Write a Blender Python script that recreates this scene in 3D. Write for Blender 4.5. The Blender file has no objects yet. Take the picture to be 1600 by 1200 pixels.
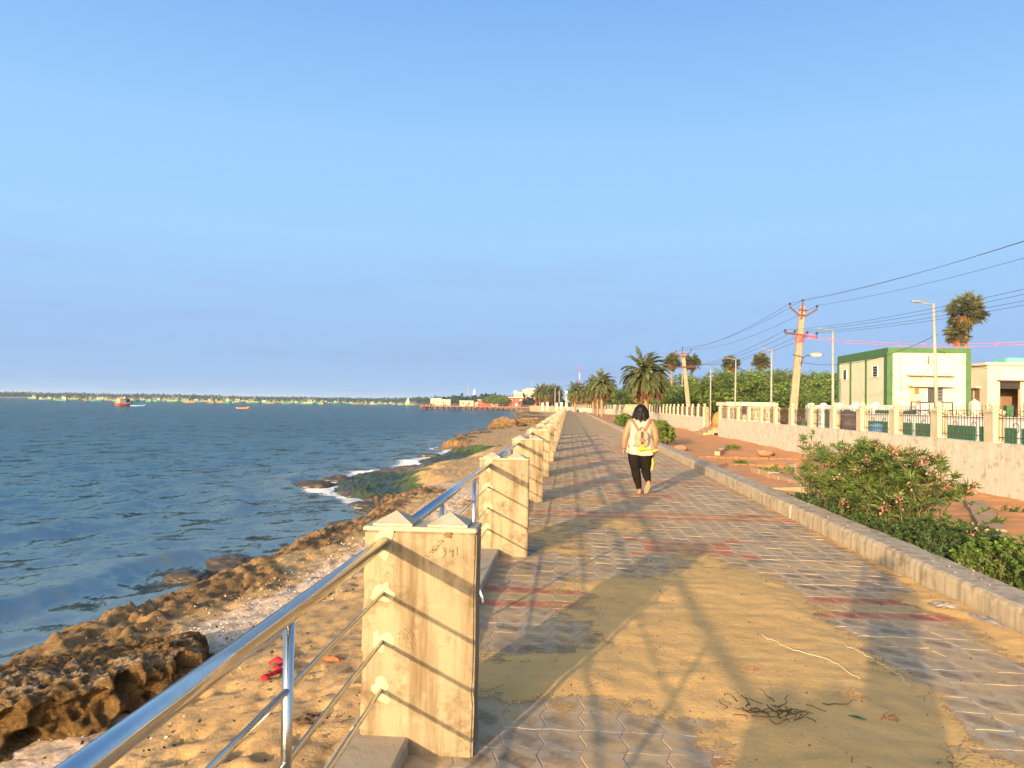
import bpy, bmesh, math, random
import numpy as np
from mathutils import Vector, Matrix, Quaternion
R = math.radians
scene = bpy.context.scene
COL = scene.collection

# ------------------------------------------------------------------ camera
cam_d = bpy.data.cameras.new('camera'); cam = bpy.data.objects.new('camera', cam_d); COL.objects.link(cam)
cam_d.sensor_width = 36.0; cam_d.lens = 36.0 * 1250 / 1600; cam_d.clip_start = 0.02; cam_d.clip_end = 20000
cam.matrix_world = (Matrix.Translation((0, 0, 1.6)) @ Matrix.Rotation(R(4.07), 4, 'Z')
                    @ Matrix.Rotation(R(90 + 1.44), 4, 'X') @ Matrix.Rotation(R(0.94), 4, 'Z'))
scene.camera = cam

# ------------------------------------------------------------------ sky, sun, exposure
SUN_AZ = R(200.0)          # where the sun stands, clockwise from +Y
SUN_EL = R(9.8)
world = bpy.data.worlds.new('World'); scene.world = world; world.use_nodes = True
wt = world.node_tree; wt.nodes.clear()
w_out = wt.nodes.new('ShaderNodeOutputWorld'); w_bg = wt.nodes.new('ShaderNodeBackground')
w_sky = wt.nodes.new('ShaderNodeTexSky'); w_sky.sky_type = 'NISHITA'; w_sky.sun_disc = False
w_sky.sun_elevation = SUN_EL; w_sky.sun_rotation = SUN_AZ
w_sky.altitude = 0; w_sky.air_density = 1.0; w_sky.dust_density = 3.0; w_sky.ozone_density = 1.0
w_bg.inputs['Strength'].default_value = 0.15
# thin streaks of cloud low in the sky
w_tc = wt.nodes.new('ShaderNodeTexCoord'); w_map = wt.nodes.new('ShaderNodeMapping'); w_map.inputs['Scale'].default_value = (2.6, 2.6, 30.0)
w_n = wt.nodes.new('ShaderNodeTexNoise'); w_n.inputs['Scale'].default_value = 1.3; w_n.inputs['Detail'].default_value = 5; w_n.inputs['Roughness'].default_value = 0.55
w_r = wt.nodes.new('ShaderNodeValToRGB'); w_r.color_ramp.elements[0].position = 0.53; w_r.color_ramp.elements[1].position = 0.66
w_m = wt.nodes.new('ShaderNodeMath'); w_m.operation = 'MULTIPLY'; w_m.inputs[1].default_value = 0.5
w_sep = wt.nodes.new('ShaderNodeSeparateXYZ')
w_h = wt.nodes.new('ShaderNodeMapRange'); w_h.inputs['From Min'].default_value = 0.30; w_h.inputs['From Max'].default_value = 0.08
w_m2 = wt.nodes.new('ShaderNodeMath'); w_m2.operation = 'MULTIPLY'
w_mix = wt.nodes.new('ShaderNodeMix'); w_mix.data_type = 'RGBA'
w_cl = wt.nodes.new('ShaderNodeMix'); w_cl.data_type = 'RGBA'; w_cl.blend_type = 'MULTIPLY'; w_cl.inputs[0].default_value = 1.0
w_cl.inputs[7].default_value = (0.98, 0.86, 0.88, 1)
L = wt.links.new
L(w_tc.outputs['Generated'], w_map.inputs['Vector']); L(w_map.outputs['Vector'], w_n.inputs['Vector'])
L(w_n.outputs['Fac'], w_r.inputs['Fac']); L(w_r.outputs['Color'], w_m.inputs[0])
L(w_tc.outputs['Generated'], w_sep.inputs[0]); L(w_sep.outputs['Z'], w_h.inputs['Value'])
L(w_m.outputs[0], w_m2.inputs[0]); L(w_h.outputs['Result'], w_m2.inputs[1])
# away from the sun the evening sky is a clean blue, palest a little above the horizon; towards the sun it is the warm Nishita glow
def wn(k, **kw):
    q = wt.nodes.new(k)
    for a_, v_ in kw.items(): setattr(q, a_, v_)
    return q
w_g = wn('ShaderNodeValToRGB'); e_ = w_g.color_ramp.elements
SKY_STOPS = [(0.0, (0.33, 0.51, 0.80)), (0.07, (0.335, 0.535, 0.85)), (0.20, (0.36, 0.63, 0.97)), (0.31, (0.325, 0.60, 0.96)), (0.48, (0.20, 0.43, 0.86)), (1.0, (0.11, 0.27, 0.62))]
while len(e_) < len(SKY_STOPS): e_.new(0.5)
for i_, (p_, c_) in enumerate(SKY_STOPS): e_[i_].position = p_; e_[i_].color = (*c_, 1)
L(w_sep.outputs['Z'], w_g.inputs['Fac'])
w_gs = wn('ShaderNodeVectorMath', operation='SCALE'); L(w_g.outputs['Color'], w_gs.inputs[0]); w_gs.inputs['Scale'].default_value = 0.345 / 0.15
w_dot = wn('ShaderNodeVectorMath', operation='DOT_PRODUCT'); L(w_tc.outputs['Generated'], w_dot.inputs[0])
w_dot.inputs[1].default_value = (math.sin(SUN_AZ), math.cos(SUN_AZ), 0.0)
w_wt = wn('ShaderNodeMapRange', interpolation_type='SMOOTHSTEP'); L(w_dot.outputs['Value'], w_wt.inputs['Value']); w_wt.inputs['From Min'].default_value = -0.45; w_wt.inputs['From Max'].default_value = 0.25
w_t = wn('ShaderNodeMix', data_type='RGBA'); L(w_wt.outputs['Result'], w_t.inputs[0]); L(w_gs.outputs[0], w_t.inputs[6]); L(w_sky.outputs['Color'], w_t.inputs[7])
L(w_t.outputs[2], w_cl.inputs[6]); L(w_m2.outputs[0], w_mix.inputs[0]); L(w_t.outputs[2], w_mix.inputs[6]); L(w_cl.outputs[2], w_mix.inputs[7])
L(w_mix.outputs[2], w_bg.inputs['Color']); L(w_bg.outputs[0], w_out.inputs['Surface'])

sun_d = bpy.data.lights.new('sun', 'SUN'); sun = bpy.data.objects.new('sun', sun_d); COL.objects.link(sun)
sun_d.energy = 3.1; sun_d.angle = R(0.55); sun_d.color = (1.0, 0.70, 0.38)
_S = Vector((math.sin(SUN_AZ) * math.cos(SUN_EL), math.cos(SUN_AZ) * math.cos(SUN_EL), math.sin(SUN_EL)))
sun.rotation_euler = _S.to_track_quat('Z', 'Y').to_euler(); sun.location = (-20, -40, 30)

scene.view_settings.view_transform = 'Standard'; scene.view_settings.look = 'None'
scene.view_settings.exposure = 1.6; scene.view_settings.gamma = 1.0; scene.view_settings.use_curve_mapping = False
scene.render.engine = 'CYCLES'
scene.cycles.max_bounces = 6; scene.cycles.transparent_max_bounces = 8; scene.cycles.use_denoising = True
scene.cycles.volume_bounces = 0

# ------------------------------------------------------------------ helpers: noise
def _h(ix, iy, iz, s):
    ix = ix.astype(np.int64); iy = iy.astype(np.int64); iz = iz.astype(np.int64)
    n = (ix * 374761393 + iy * 668265263 + iz * 2147483647 + s * 1274126177) & 0xFFFFFFFF
    n = ((n ^ (n >> 13)) * 1274126177) & 0xFFFFFFFF
    n = ((n ^ (n >> 16)) * 2246822519) & 0xFFFFFFFF
    return ((n ^ (n >> 15)) & 0xFFFFFF) / float(0xFFFFFF)
def vnoise(x, y, z=None, s=0):
    x = np.asarray(x, float); y = np.asarray(y, float); z = np.zeros_like(x) if z is None else np.asarray(z, float)
    ix, iy, iz = np.floor(x), np.floor(y), np.floor(z)
    fx, fy, fz = x - ix, y - iy, z - iz
    ux, uy, uz = (t * t * t * (t * (t * 6 - 15) + 10) for t in (fx, fy, fz))
    r = 0
    for a in (0, 1):
        wx = ux if a else 1 - ux
        for b in (0, 1):
            wy = uy if b else 1 - uy
            for c in (0, 1):
                wz = uz if c else 1 - uz
                r = r + wx * wy * wz * _h(ix + a, iy + b, iz + c, s)
    return r * 2 - 1
def fbm(x, y, z=None, o=4, s=0, g=0.5):
    r = 0; a = 1.0; k = 1.0; t = 0
    for i in range(o):
        r = r + a * vnoise(x * k, y * k, None if z is None else z * k, s + i * 17); t += a; a *= g; k *= 2.03
    return r / t
def ridged(x, y, z=None, o=4, s=0):
    r = 0; a = 1.0; k = 1.0; t = 0
    for i in range(o):
        r = r + a * (1 - 2 * np.abs(vnoise(x * k, y * k, None if z is None else z * k, s + i * 13))); t += a; a *= 0.5; k *= 2.1
    return r / t
def worley(x, y, z=None, s=0):
    x = np.asarray(x, float); y = np.asarray(y, float); z = np.zeros_like(x) if z is None else np.asarray(z, float)
    ix, iy, iz = np.floor(x), np.floor(y), np.floor(z)
    d = np.full(x.shape, 9.0)
    for a in (-1, 0, 1):
        for b in (-1, 0, 1):
            for c in (-1, 0, 1):
                px = ix + a + _h(ix + a, iy + b, iz + c, s); py = iy + b + _h(ix + a, iy + b, iz + c, s + 5); pz = iz + c + _h(ix + a, iy + b, iz + c, s + 9)
                d = np.minimum(d, np.sqrt((px - x) ** 2 + (py - y) ** 2 + (pz - z) ** 2))
    return d
def sstep(a, b, x):
    t = np.clip((np.asarray(x, float) - a) / (b - a), 0, 1); return t * t * (3 - 2 * t)

# ------------------------------------------------------------------ helpers: objects
def tag(o, label=None, cat=None, group=None, kind=None):
    if label: o['label'] = label
    if cat: o['category'] = cat
    if group: o['group'] = group
    if kind: o['kind'] = kind
    return o
def empty(name, loc=(0, 0, 0), rz=0.0):
    o = bpy.data.objects.new(name, None); COL.objects.link(o); o.location = loc; o.rotation_euler = (0, 0, rz); o.empty_display_size = 0.1
    return o
def link(name, me, parent=None, loc=None, rz=None):
    o = bpy.data.objects.new(name, me); COL.objects.link(o)
    if parent is not None: o.parent = parent
    if loc is not None: o.location = loc
    if rz is not None: o.rotation_euler = (0, 0, rz)
    return o
def copy_tree(o, parent=None, loc=None, rz=None):
    c = o.copy(); COL.objects.link(c); c.parent = parent
    if loc is not None: c.location = loc
    if rz is not None: c.rotation_euler = (0, 0, rz)
    for ch in list(o.children): copy_tree(ch, c)
    return c
class MB:
    """collects shapes, builds one mesh"""
    def __init__(s): s.v = []; s.f = []; s.n = 0; s.sm = []
    def add(s, vs, fs, smooth=False):
        b = s.n; s.v.extend([tuple(v) for v in vs]); s.f.extend([tuple(i + b for i in f) for f in fs]); s.sm.extend([smooth] * len(fs)); s.n += len(vs); return s
    def box(s, x0, x1, y0, y1, z0, z1, M=None):
        vs = [Vector(p) for p in ((x0, y0, z0), (x1, y0, z0), (x1, y1, z0), (x0, y1, z0), (x0, y0, z1), (x1, y0, z1), (x1, y1, z1), (x0, y1, z1))]
        if M is not None: vs = [M @ v for v in vs]
        return s.add(vs, [(0, 3, 2, 1), (4, 5, 6, 7), (0, 1, 5, 4), (1, 2, 6, 5), (2, 3, 7, 6), (3, 0, 4, 7)])
    def bbox(s, x0, x1, y0, y1, z0, z1, b=0.01):
        """box with chamfered vertical edges and top edge"""
        out = []
        for (z, i) in ((z0, 0), (z1 - b, 0), (z1, b)):
            a = b
            out.append([(x0 + i + a, y0 + i, z), (x1 - i - a, y0 + i, z), (x1 - i, y0 + i + a, z), (x1 - i, y1 - i - a, z), (x1 - i - a, y1 - i, z), (x0 + i + a, y1 - i, z), (x0 + i, y1 - i - a, z), (x0 + i, y0 + i + a, z)])
        vs = [p for r in out for p in r]; fs = []
        for k in range(2):
            for i in range(8): j = (i + 1) % 8; fs.append((k * 8 + i, k * 8 + j, k * 8 + 8 + j, k * 8 + 8 + i))
        fs.append(tuple(range(16, 24))); fs.append(tuple(range(7, -1, -1)))
        return s.add(vs, fs)
    def tube(s, pts, r, n=8, caps=True, smooth=True):
        pts = [Vector(p) for p in pts]; m = len(pts); rs = r if isinstance(r, (list, tuple)) else [r] * m
        vs = []; up = None
        for i, p in enumerate(pts):
            t = (pts[min(i + 1, m - 1)] - pts[max(i - 1, 0)]).normalized()
            if up is None: up = t.orthogonal().normalized()
            else:
                up = (up - t * up.dot(t)); up = up.normalized() if up.length > 1e-6 else t.orthogonal().normalized()
            w = t.cross(up)
            for k in range(n):
                a = 2 * math.pi * k / n; vs.append(p + (up * math.cos(a) + w * math.sin(a)) * rs[i])
        fs = []
        for i in range(m - 1):
            for k in range(n): q = (k + 1) % n; fs.append((i * n + k, i * n + q, (i + 1) * n + q, (i + 1) * n + k))
        s.add(vs, fs, smooth)
        if caps: s.f.append(tuple(s.n - len(vs) + k for k in range(n - 1, -1, -1))); s.f.append(tuple(s.n - n + k for k in range(n))); s.sm += [False, False]
        return s
    def loft(s, rings, caps=True, smooth=True):
        n = len(rings[0]); vs = [p for r in rings for p in r]; fs = []
        for i in range(len(rings) - 1):
            for k in range(n): q = (k + 1) % n; fs.append((i * n + k, i * n + q, (i + 1) * n + q, (i + 1) * n + k))
        b = s.n; s.add(vs, fs, smooth)
        if caps: s.f.append(tuple(b + k for k in range(n - 1, -1, -1))); s.f.append(tuple(b + len(vs) - n + k for k in range(n))); s.sm += [False, False]
        return s
    def ellipsoid(s, c, rx, ry, rz, nu=12, nv=8, smooth=True):
        rings = []
        for j in range(1, nv):
            t = math.pi * j / nv; rings.append([(c[0] + rx * math.sin(t) * math.cos(2 * math.pi * k / nu), c[1] + ry * math.sin(t) * math.sin(2 * math.pi * k / nu), c[2] - rz * math.cos(t)) for k in range(nu)])
        return s.loft(rings, True, smooth)
    def mesh(s, name, mat):
        me = bpy.data.meshes.new(name); me.from_pydata(s.v, [], s.f); me.update()
        me.polygons.foreach_set('use_smooth', s.sm); 
        for m in (mat if isinstance(mat, (list, tuple)) else [mat]): me.materials.append(m)
        return me
    def build(s, name, mat, parent=None, loc=None, rz=None): return link(name, s.mesh(name, mat), parent, loc, rz)
def np_mesh(name, V, F, mat, smooth=True):
    """V (n,3), F (m,k) arrays, fast"""
    V = np.ascontiguousarray(V, dtype=np.float32); F = np.ascontiguousarray(F, dtype=np.int32); m, k = F.shape
    me = bpy.data.meshes.new(name); me.vertices.add(len(V)); me.vertices.foreach_set('co', V.ravel())
    me.loops.add(m * k); me.loops.foreach_set('vertex_index', F.ravel()); me.polygons.add(m)
    me.polygons.foreach_set('loop_start', np.arange(0, m * k, k, dtype=np.int32)); me.polygons.foreach_set('loop_total', np.full(m, k, dtype=np.int32))
    me.polygons.foreach_set('use_smooth', np.full(m, smooth, dtype=bool)); me.update(calc_edges=True); me.validate()
    for q in (mat if isinstance(mat, (list, tuple)) else [mat]): me.materials.append(q)
    return me
def grid_faces(nr, nc):
    i = np.arange(nr - 1)[:, None] * nc + np.arange(nc - 1)[None, :]
    return np.stack([i, i + 1, i + nc + 1, i + nc], -1).reshape(-1, 4)
def attr(me, name, vals):
    a = me.attributes.new(name, 'FLOAT', 'POINT'); a.data.foreach_set('value', np.ascontiguousarray(vals, dtype=np.float32).ravel())

# ------------------------------------------------------------------ helpers: materials
class NT:
    def __init__(s, name):
        s.m = bpy.data.materials.new(name); s.m.use_nodes = True; s.t = s.m.node_tree; s.b = s.t.nodes['Principled BSDF']; s.o = s.t.nodes['Material Output']
        s.pos = s.n('ShaderNodeNewGeometry').outputs['Position']
    def n(s, k, **kw):
        q = s.t.nodes.new(k)
        for a, v in kw.items(): setattr(q, a, v)
        return q
    def l(s, a, b): s.t.links.new(a, b)
    def set(s, inp, v):
        i = s.b.inputs[inp] if isinstance(inp, str) else inp
        if hasattr(v, 'node'): s.l(v, i)
        else: i.default_value = v if not (isinstance(v, tuple) and len(v) == 3 and len(i.default_value) == 4) else (*v, 1)
    def mapped(s, scale=(1, 1, 1), src=None):
        q = s.n('ShaderNodeMapping'); q.inputs['Scale'].default_value = scale; s.l(src or s.pos, q.inputs['Vector']); return q.outputs[0]
    def noise(s, scale, detail=4, rough=0.55, vec=None, dist=0.0, color=False):
        q = s.n('ShaderNodeTexNoise'); q.inputs['Scale'].default_value = scale; q.inputs['Detail'].default_value = detail; q.inputs['Roughness'].default_value = rough; q.inputs['Distortion'].default_value = dist
        s.l(vec or s.pos, q.inputs['Vector']); return q.outputs['Color' if color else 'Fac']
    def voro(s, scale, feature='F1', vec=None, out='Distance'):
        q = s.n('ShaderNodeTexVoronoi', feature=feature); q.inputs['Scale'].default_value = scale; s.l(vec or s.pos, q.inputs['Vector']); return q.outputs[out]
    def ramp(s, fac, stops):
        q = s.n('ShaderNodeValToRGB'); e = q.color_ramp.elements
        while len(e) < len(stops): e.new(0.5)
        for i, (p, c) in enumerate(stops):
            e[i].position = p; e[i].color = (*c, 1) if isinstance(c, tuple) else (c, c, c, 1)
        s.l(fac, q.inputs['Fac']); return q.outputs['Color']
    def mix(s, fac, a, b, mode='MIX'):
        q = s.n('ShaderNodeMix', data_type='RGBA', blend_type=mode)
        for i, v in ((0, fac), (6, a), (7, b)):
            if hasattr(v, 'node'): s.l(v, q.inputs[i])
            else: q.inputs[i].default_value = v if i == 0 else (*v, 1)
        return q.outputs[2]
    def math(s, op, a, b=None, c=None):
        q = s.n('ShaderNodeMath', operation=op)
        for i, v in enumerate((a, b, c)):
            if v is None: continue
            if hasattr(v, 'node'): s.l(v, q.inputs[i])
            else: q.inputs[i].default_value = v
        return q.outputs[0]
    def attr(s, name): q = s.n('ShaderNodeAttribute'); q.attribute_name = name; return q.outputs['Fac']
    def sep(s, v=None): q = s.n('ShaderNodeSeparateXYZ'); s.l(v or s.pos, q.inputs[0]); return q.outputs
    def maprange(s, v, a, b, c=0.0, d=1.0, smooth=True):
        q = s.n('ShaderNodeMapRange', interpolation_type='SMOOTHSTEP' if smooth else 'LINEAR'); s.l(v, q.inputs['Value'])
        for i, x in zip(('From Min', 'From Max', 'To Min', 'To Max'), (a, b, c, d)): q.inputs[i].default_value = x
        return q.outputs['Result']
    def bump(s, h, strength=0.3, dist=0.01, normal=None):
        q = s.n('ShaderNodeBump'); q.inputs['Strength'].default_value = strength; q.inputs['Distance'].default_value = dist; s.l(h, q.inputs['Height'])
        if normal is not None: s.l(normal, q.inputs['Normal'])
        s.l(q.outputs[0], s.b.inputs['Normal']); return q.outputs[0]
def simple(name, c, rough=0.7, var=0.18, scale=3.0, metal=0.0, bump=0.0, bscale=40.0, spec=0.4, c2=None):
    t = NT(name); lo = tuple(x * (1 - var) for x in c); hi = tuple(min(1, x * (1 + var)) for x in c)
    f = t.noise(scale, 5, 0.6); col = t.ramp(f, [(0.3, lo), (0.7, hi if c2 is None else c2)]); t.set('Base Color', col)
    t.set('Roughness', rough); t.set('Metallic', metal); t.set('Specular IOR Level', spec)
    if bump: t.bump(t.noise(bscale, 4, 0.6), bump, 0.01)
    return t.m
# ------------------------------------------------------------------ materials
M = {}
def concrete(name, c, stain=(0.30, 0.22, 0.13), streak=0.5, dark=None, blotch=0.5):
    t = NT(name); base = t.ramp(t.noise(2.6, 8, 0.68), [(0.25, tuple(x * 0.82 for x in c)), (0.55, c), (0.8, tuple(min(1, x * 1.08) for x in c))])
    st = t.noise(1.0, 6, 0.65, t.mapped((11, 11, 0.9)))
    col = t.mix(t.math('MULTIPLY', t.ramp(st, [(0.45, 0.0), (0.68, 1.0)]), streak), base, stain)
    bl = t.noise(5.0, 8, 0.7); col = t.mix(t.math('MULTIPLY', t.ramp(bl, [(0.52, 0.0), (0.66, 1.0)]), blotch), col, tuple(x * 0.8 for x in stain))
    sp = t.noise(55.0, 3, 0.7); col = t.mix(t.math('MULTIPLY', t.ramp(sp, [(0.62, 0.0), (0.70, 1.0)]), 0.45), col, (0.10, 0.075, 0.05))
    sp2 = t.noise(17.0, 3, 0.5); col = t.mix(t.math('MULTIPLY', t.ramp(sp2, [(0.60, 0.0), (0.70, 1.0)]), 0.3), col, tuple(min(1, x * 1.25) for x in c))
    t.set('Base Color', col); t.set('Roughness', 0.85); t.set('Specular IOR Level', 0.25)
    h = t.math('ADD', t.noise(14, 6, 0.7), t.math('MULTIPLY', t.noise(120, 3, 0.6), 0.35)); t.bump(h, 0.35, 0.012)
    return t.m
M['pillar'] = concrete('pillar_limewash', (0.29, 0.238, 0.16), (0.115, 0.078, 0.042), 0.9, blotch=0.75)
M['pillar_cap'] = concrete('pillar_cap_limewash', (0.36, 0.33, 0.265), (0.19, 0.155, 0.11), 0.35, blotch=0.5)
M['plaster'] = simple('fresh_plaster', (0.40, 0.365, 0.235), 0.9, 0.12, 30, bump=0.4, bscale=60)
M['plinth'] = concrete('plinth_concrete', (0.36, 0.30, 0.22), (0.22, 0.17, 0.11), 0.25, blotch=0.4)
M['kerb'] = concrete('kerb_concrete', (0.42, 0.35, 0.25), (0.17, 0.13, 0.085), 0.75, blotch=0.75)
M['wallc'] = concrete('compound_wall_plaster', (0.56, 0.515, 0.43), (0.30, 0.255, 0.20), 0.35, blotch=0.85)
M['postc'] = concrete('wall_post_limewash', (0.48, 0.43, 0.31), (0.30, 0.23, 0.15), 0.4, blotch=0.35)
M['pole'] = concrete('pole_concrete', (0.28, 0.235, 0.17), (0.15, 0.115, 0.08), 0.5)
M['ink'] = simple('pencil_mark', (0.10, 0.075, 0.05), 0.9, 0.2)
M['rust'] = simple('rust_brown', (0.15, 0.085, 0.045), 0.85, 0.3, 30, bump=0.3)
t = NT('stainless_steel'); t.set('Base Color', t.ramp(t.noise(9, 5, 0.7), [(0.3, (0.50, 0.49, 0.47)), (0.7, (0.62, 0.61, 0.60))])); t.set('Metallic', 1.0)
t.set('Roughness', t.ramp(t.noise(1.0, 5, 0.7, t.mapped((60, 4, 60))), [(0.3, 0.12), (0.75, 0.24)])); M['steel'] = t.m

# pavers: cell-wise variation, dusty rims, worn centres
PX, PY, X0 = 0.1975, 0.235, -0.70
def paver_mat(name, c_mid, c_rim, sheet=False):
    t = NT(name); x, y, z = t.sep()
    u = t.math('DIVIDE', t.math('SUBTRACT', x, X0), PX); v = t.math('DIVIDE', y, PY)
    row = t.math('FLOOR', v)
    cu = t.math('FLOOR', u); lu = t.math('SUBTRACT', t.math('SUBTRACT', u, cu), 0.5); lv = t.math('SUBTRACT', t.math('SUBTRACT', v, row), 0.5)
    cb = t.n('ShaderNodeCombineXYZ'); t.l(cu, cb.inputs[0]); t.l(row, cb.inputs[1]); wn = t.n('ShaderNodeTexWhiteNoise', noise_dimensions='3D'); t.l(cb.outputs[0], wn.inputs['Vector'])
    rnd = wn.outputs['Value']; rc = wn.outputs['Color']
    d = t.math('ADD', t.math('ABSOLUTE', t.math('ADD', lu, t.math('MULTIPLY', lv, 0.55))), t.math('ABSOLUTE', t.math('MULTIPLY', lv, 0.95)))
    wob = t.noise(22, 4, 0.6); d = t.math('ADD', d, t.math('MULTIPLY', t.math('SUBTRACT', wob, 0.5), 0.30))
    rim = t.math('MULTIPLY', t.maprange(d, 0.34, 0.52), 0.8)
    mid = t.mix(rnd, tuple(a * 0.55 for a in c_mid), tuple(min(1, a * 1.10) for a in c_mid))
    mid = t.mix(t.math('MULTIPLY', t.ramp(t.noise(6, 6, 0.7), [(0.48, 0.0), (0.68, 1.0)]), 0.55), mid, (0.20, 0.125, 0.065))
    dustn = t.ramp(t.noise(1.1, 5, 0.6), [(0.36, 0.35), (0.58, 1.0)])
    col = t.mix(t.math('MULTIPLY', rim, dustn), mid, c_rim)
    col = t.mix(t.math('MULTIPLY', t.ramp(t.noise(2.2, 8, 0.75), [(0.38, 0.0), (0.58, 1.0)]), 0.45 if 'red' in name else 0.8), col, (0.47, 0.325, 0.165))   # blown sand film
    col = t.mix(t.math('MULTIPLY', t.ramp(t.noise(90, 2, 0.5), [(0.62, 0.0), (0.72, 1.0)]), 0.35), col, (0.12, 0.09, 0.06))
    if sheet:
        e = t.math('MAXIMUM', t.maprange(t.math('ABSOLUTE', lu), 0.46, 0.5), t.maprange(t.math('ABSOLUTE', lv), 0.46, 0.5))
        col = t.mix(t.math('MULTIPLY', e, 0.6), col, (0.30, 0.22, 0.13))
        yb = t.math('MODULO', t.math('ADD', t.math('SUBTRACT', y, 6.6), 0.3525), 5.17)
        band = t.math('MULTIPLY', t.math('LESS_THAN', yb, 0.705), t.math('GREATER_THAN', t.math('ABSOLUTE', t.math('SUBTRACT', yb, 0.3525)), 0.1175))
        col = t.mix(t.math('MULTIPLY', t.ramp(t.noise(0.35, 6, 0.65), [(0.50, 0.0), (0.62, 1.0)]), 0.6), col, (0.44, 0.31, 0.18)); col = t.mix(0.12, col, (0.36, 0.33, 0.295)); col = t.mix(t.math('MULTIPLY', band, 0.65), col, (0.42, 0.16, 0.11)); rw = t.math('MODULO', t.math('FLOOR', t.math('MULTIPLY', v, 0.5)), 3.0); col = t.mix(t.math('MULTIPLY', t.math('LESS_THAN', rw, 0.5), 0.25), col, (0.45, 0.41, 0.36))
    t.set('Base Color', col); t.set('Roughness', 0.95); t.set('Specular IOR Level', 0.12)
    h = t.math('ADD', t.math('MULTIPLY', t.noise(60, 4, 0.65), 0.5), t.noise(9, 4, 0.6)); t.bump(h, 0.35, 0.006)
    return t.m
M['paver_grey'] = paver_mat('paver_grey', (0.235, 0.195, 0.148), (0.385, 0.355, 0.31))
M['paver_red'] = paver_mat('paver_red', (0.40, 0.115, 0.08), (0.44, 0.20, 0.14))
M['paver_yellow'] = paver_mat('paver_yellow', (0.33, 0.25, 0.11), (0.38, 0.31, 0.19))
M['paver_sheet'] = paver_mat('paver_sheet', (0.25, 0.215, 0.175), (0.36, 0.34, 0.31), True)
def sand_mat(name, lo, mid, hi, bs=1.0, cover=False):
    t = NT(name); col = t.ramp(t.noise(1.3, 8, 0.70), [(0.28, lo), (0.5, mid), (0.74, hi)])
    col = t.mix(t.math('MULTIPLY', t.ramp(t.noise(8, 6, 0.7), [(0.52, 0.0), (0.72, 1.0)]), 0.45), col, tuple(a * 0.66 for a in mid))
    g = t.noise(230, 2, 0.5); col = t.mix(0.35, col, t.ramp(g, [(0.35, tuple(a * 0.55 for a in mid)), (0.62, tuple(min(1, a * 1.3) for a in mid))]))
    t.set('Base Color', col); t.set('Roughness', 0.95); t.set('Specular IOR Level', 0.15)
    h = t.math('ADD', t.math('MULTIPLY', t.noise(26, 5, 0.62, dist=0.6), 1.0), t.math('MULTIPLY', t.noise(160, 3, 0.6), 0.28)); t.bump(h, 0.5 * bs, 0.02)
    if cover:
        c_ = t.maprange(t.math('ADD', t.attr('cover'), t.math('ADD', t.math('MULTIPLY', t.math('SUBTRACT', t.noise(60, 3, 0.7), 0.5), 1.1), t.math('MULTIPLY', t.math('SUBTRACT', t.noise(9, 4, 0.6), 0.5), 0.7))), 0.38, 0.62)
        tp = t.n('ShaderNodeBsdfTransparent'); mx_ = t.n('ShaderNodeMixShader'); t.l(c_, mx_.inputs[0]); t.l(tp.outputs[0], mx_.inputs[1]); t.l(t.b.outputs[0], mx_.inputs[2]); t.l(mx_.outputs[0], t.o.inputs['Surface'])
    return t.m
M['drift'] = sand_mat('drift_sand', (0.49, 0.30, 0.115), (0.575, 0.36, 0.138), (0.65, 0.415, 0.17), 0.7, True)
M['bed'] = sand_mat('joint_sand', (0.36, 0.25, 0.13), (0.43, 0.30, 0.16), (0.50, 0.36, 0.2), 0.4)
M['soil'] = sand_mat('red_soil', (0.43, 0.20, 0.085), (0.52, 0.255, 0.11), (0.60, 0.33, 0.16), 0.9)
M['land'] = sand_mat('far_land_soil', (0.20, 0.17, 0.10), (0.26, 0.21, 0.12), (0.32, 0.25, 0.15), 0.5)

# beach: sand / shell litter / rock / algae by vertex masks
t = NT('beach')
n1 = t.noise(1.1, 6, 0.65)
sand = t.ramp(n1, [(0.28, (0.31, 0.195, 0.082)), (0.5, (0.395, 0.25, 0.105)), (0.75, (0.47, 0.31, 0.142))])
sand = t.mix(t.math('MULTIPLY', t.ramp(t.noise(6, 6, 0.7), [(0.52, 0.0), (0.70, 1.0)]), 0.5), sand, (0.30, 0.20, 0.10))
sand = t.mix(t.math('MULTIPLY', t.ramp(t.noise(34, 3, 0.6), [(0.63, 0.0), (0.70, 1.0)]), 0.6), sand, (0.11, 0.075, 0.045))
sand = t.mix(t.math('MULTIPLY', t.ramp(t.noise(210, 2, 0.5), [(0.45, 0.0), (0.65, 1.0)]), 0.3), sand, (0.66, 0.50, 0.28))
shell = t.ramp(t.voro(26, out='Color'), [(0.1, (0.42, 0.32, 0.24)), (0.5, (0.66, 0.57, 0.50)), (0.9, (0.30, 0.20, 0.13))])
shell = t.mix(t.ramp(t.noise(13, 5, 0.7), [(0.42, 0.0), (0.60, 1.0)]), shell, (0.46, 0.33, 0.20))
rock = t.ramp(t.noise(3.2, 7, 0.72), [(0.27, (0.06, 0.037, 0.018)), (0.45, (0.18, 0.108, 0.045)), (0.62, (0.31, 0.195, 0.08)), (0.8, (0.45, 0.31, 0.145))])
rock = t.mix(t.math('MULTIPLY', t.ramp(t.noise(17, 5, 0.7), [(0.5, 0.0), (0.68, 1.0)]), 0.7), rock, (0.10, 0.06, 0.03))
alg = t.ramp(t.noise(2.0, 6, 0.7), [(0.3, (0.025, 0.045, 0.018)), (0.55, (0.06, 0.10, 0.03)), (0.75, (0.20, 0.17, 0.09))])
mk = lambda a, b=7.0, amt=0.5: t.maprange(t.math('ADD', t.attr(a), t.math('MULTIPLY', t.math('SUBTRACT', t.noise(b, 6, 0.7), 0.5), amt)), 0.38, 0.62)
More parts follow.
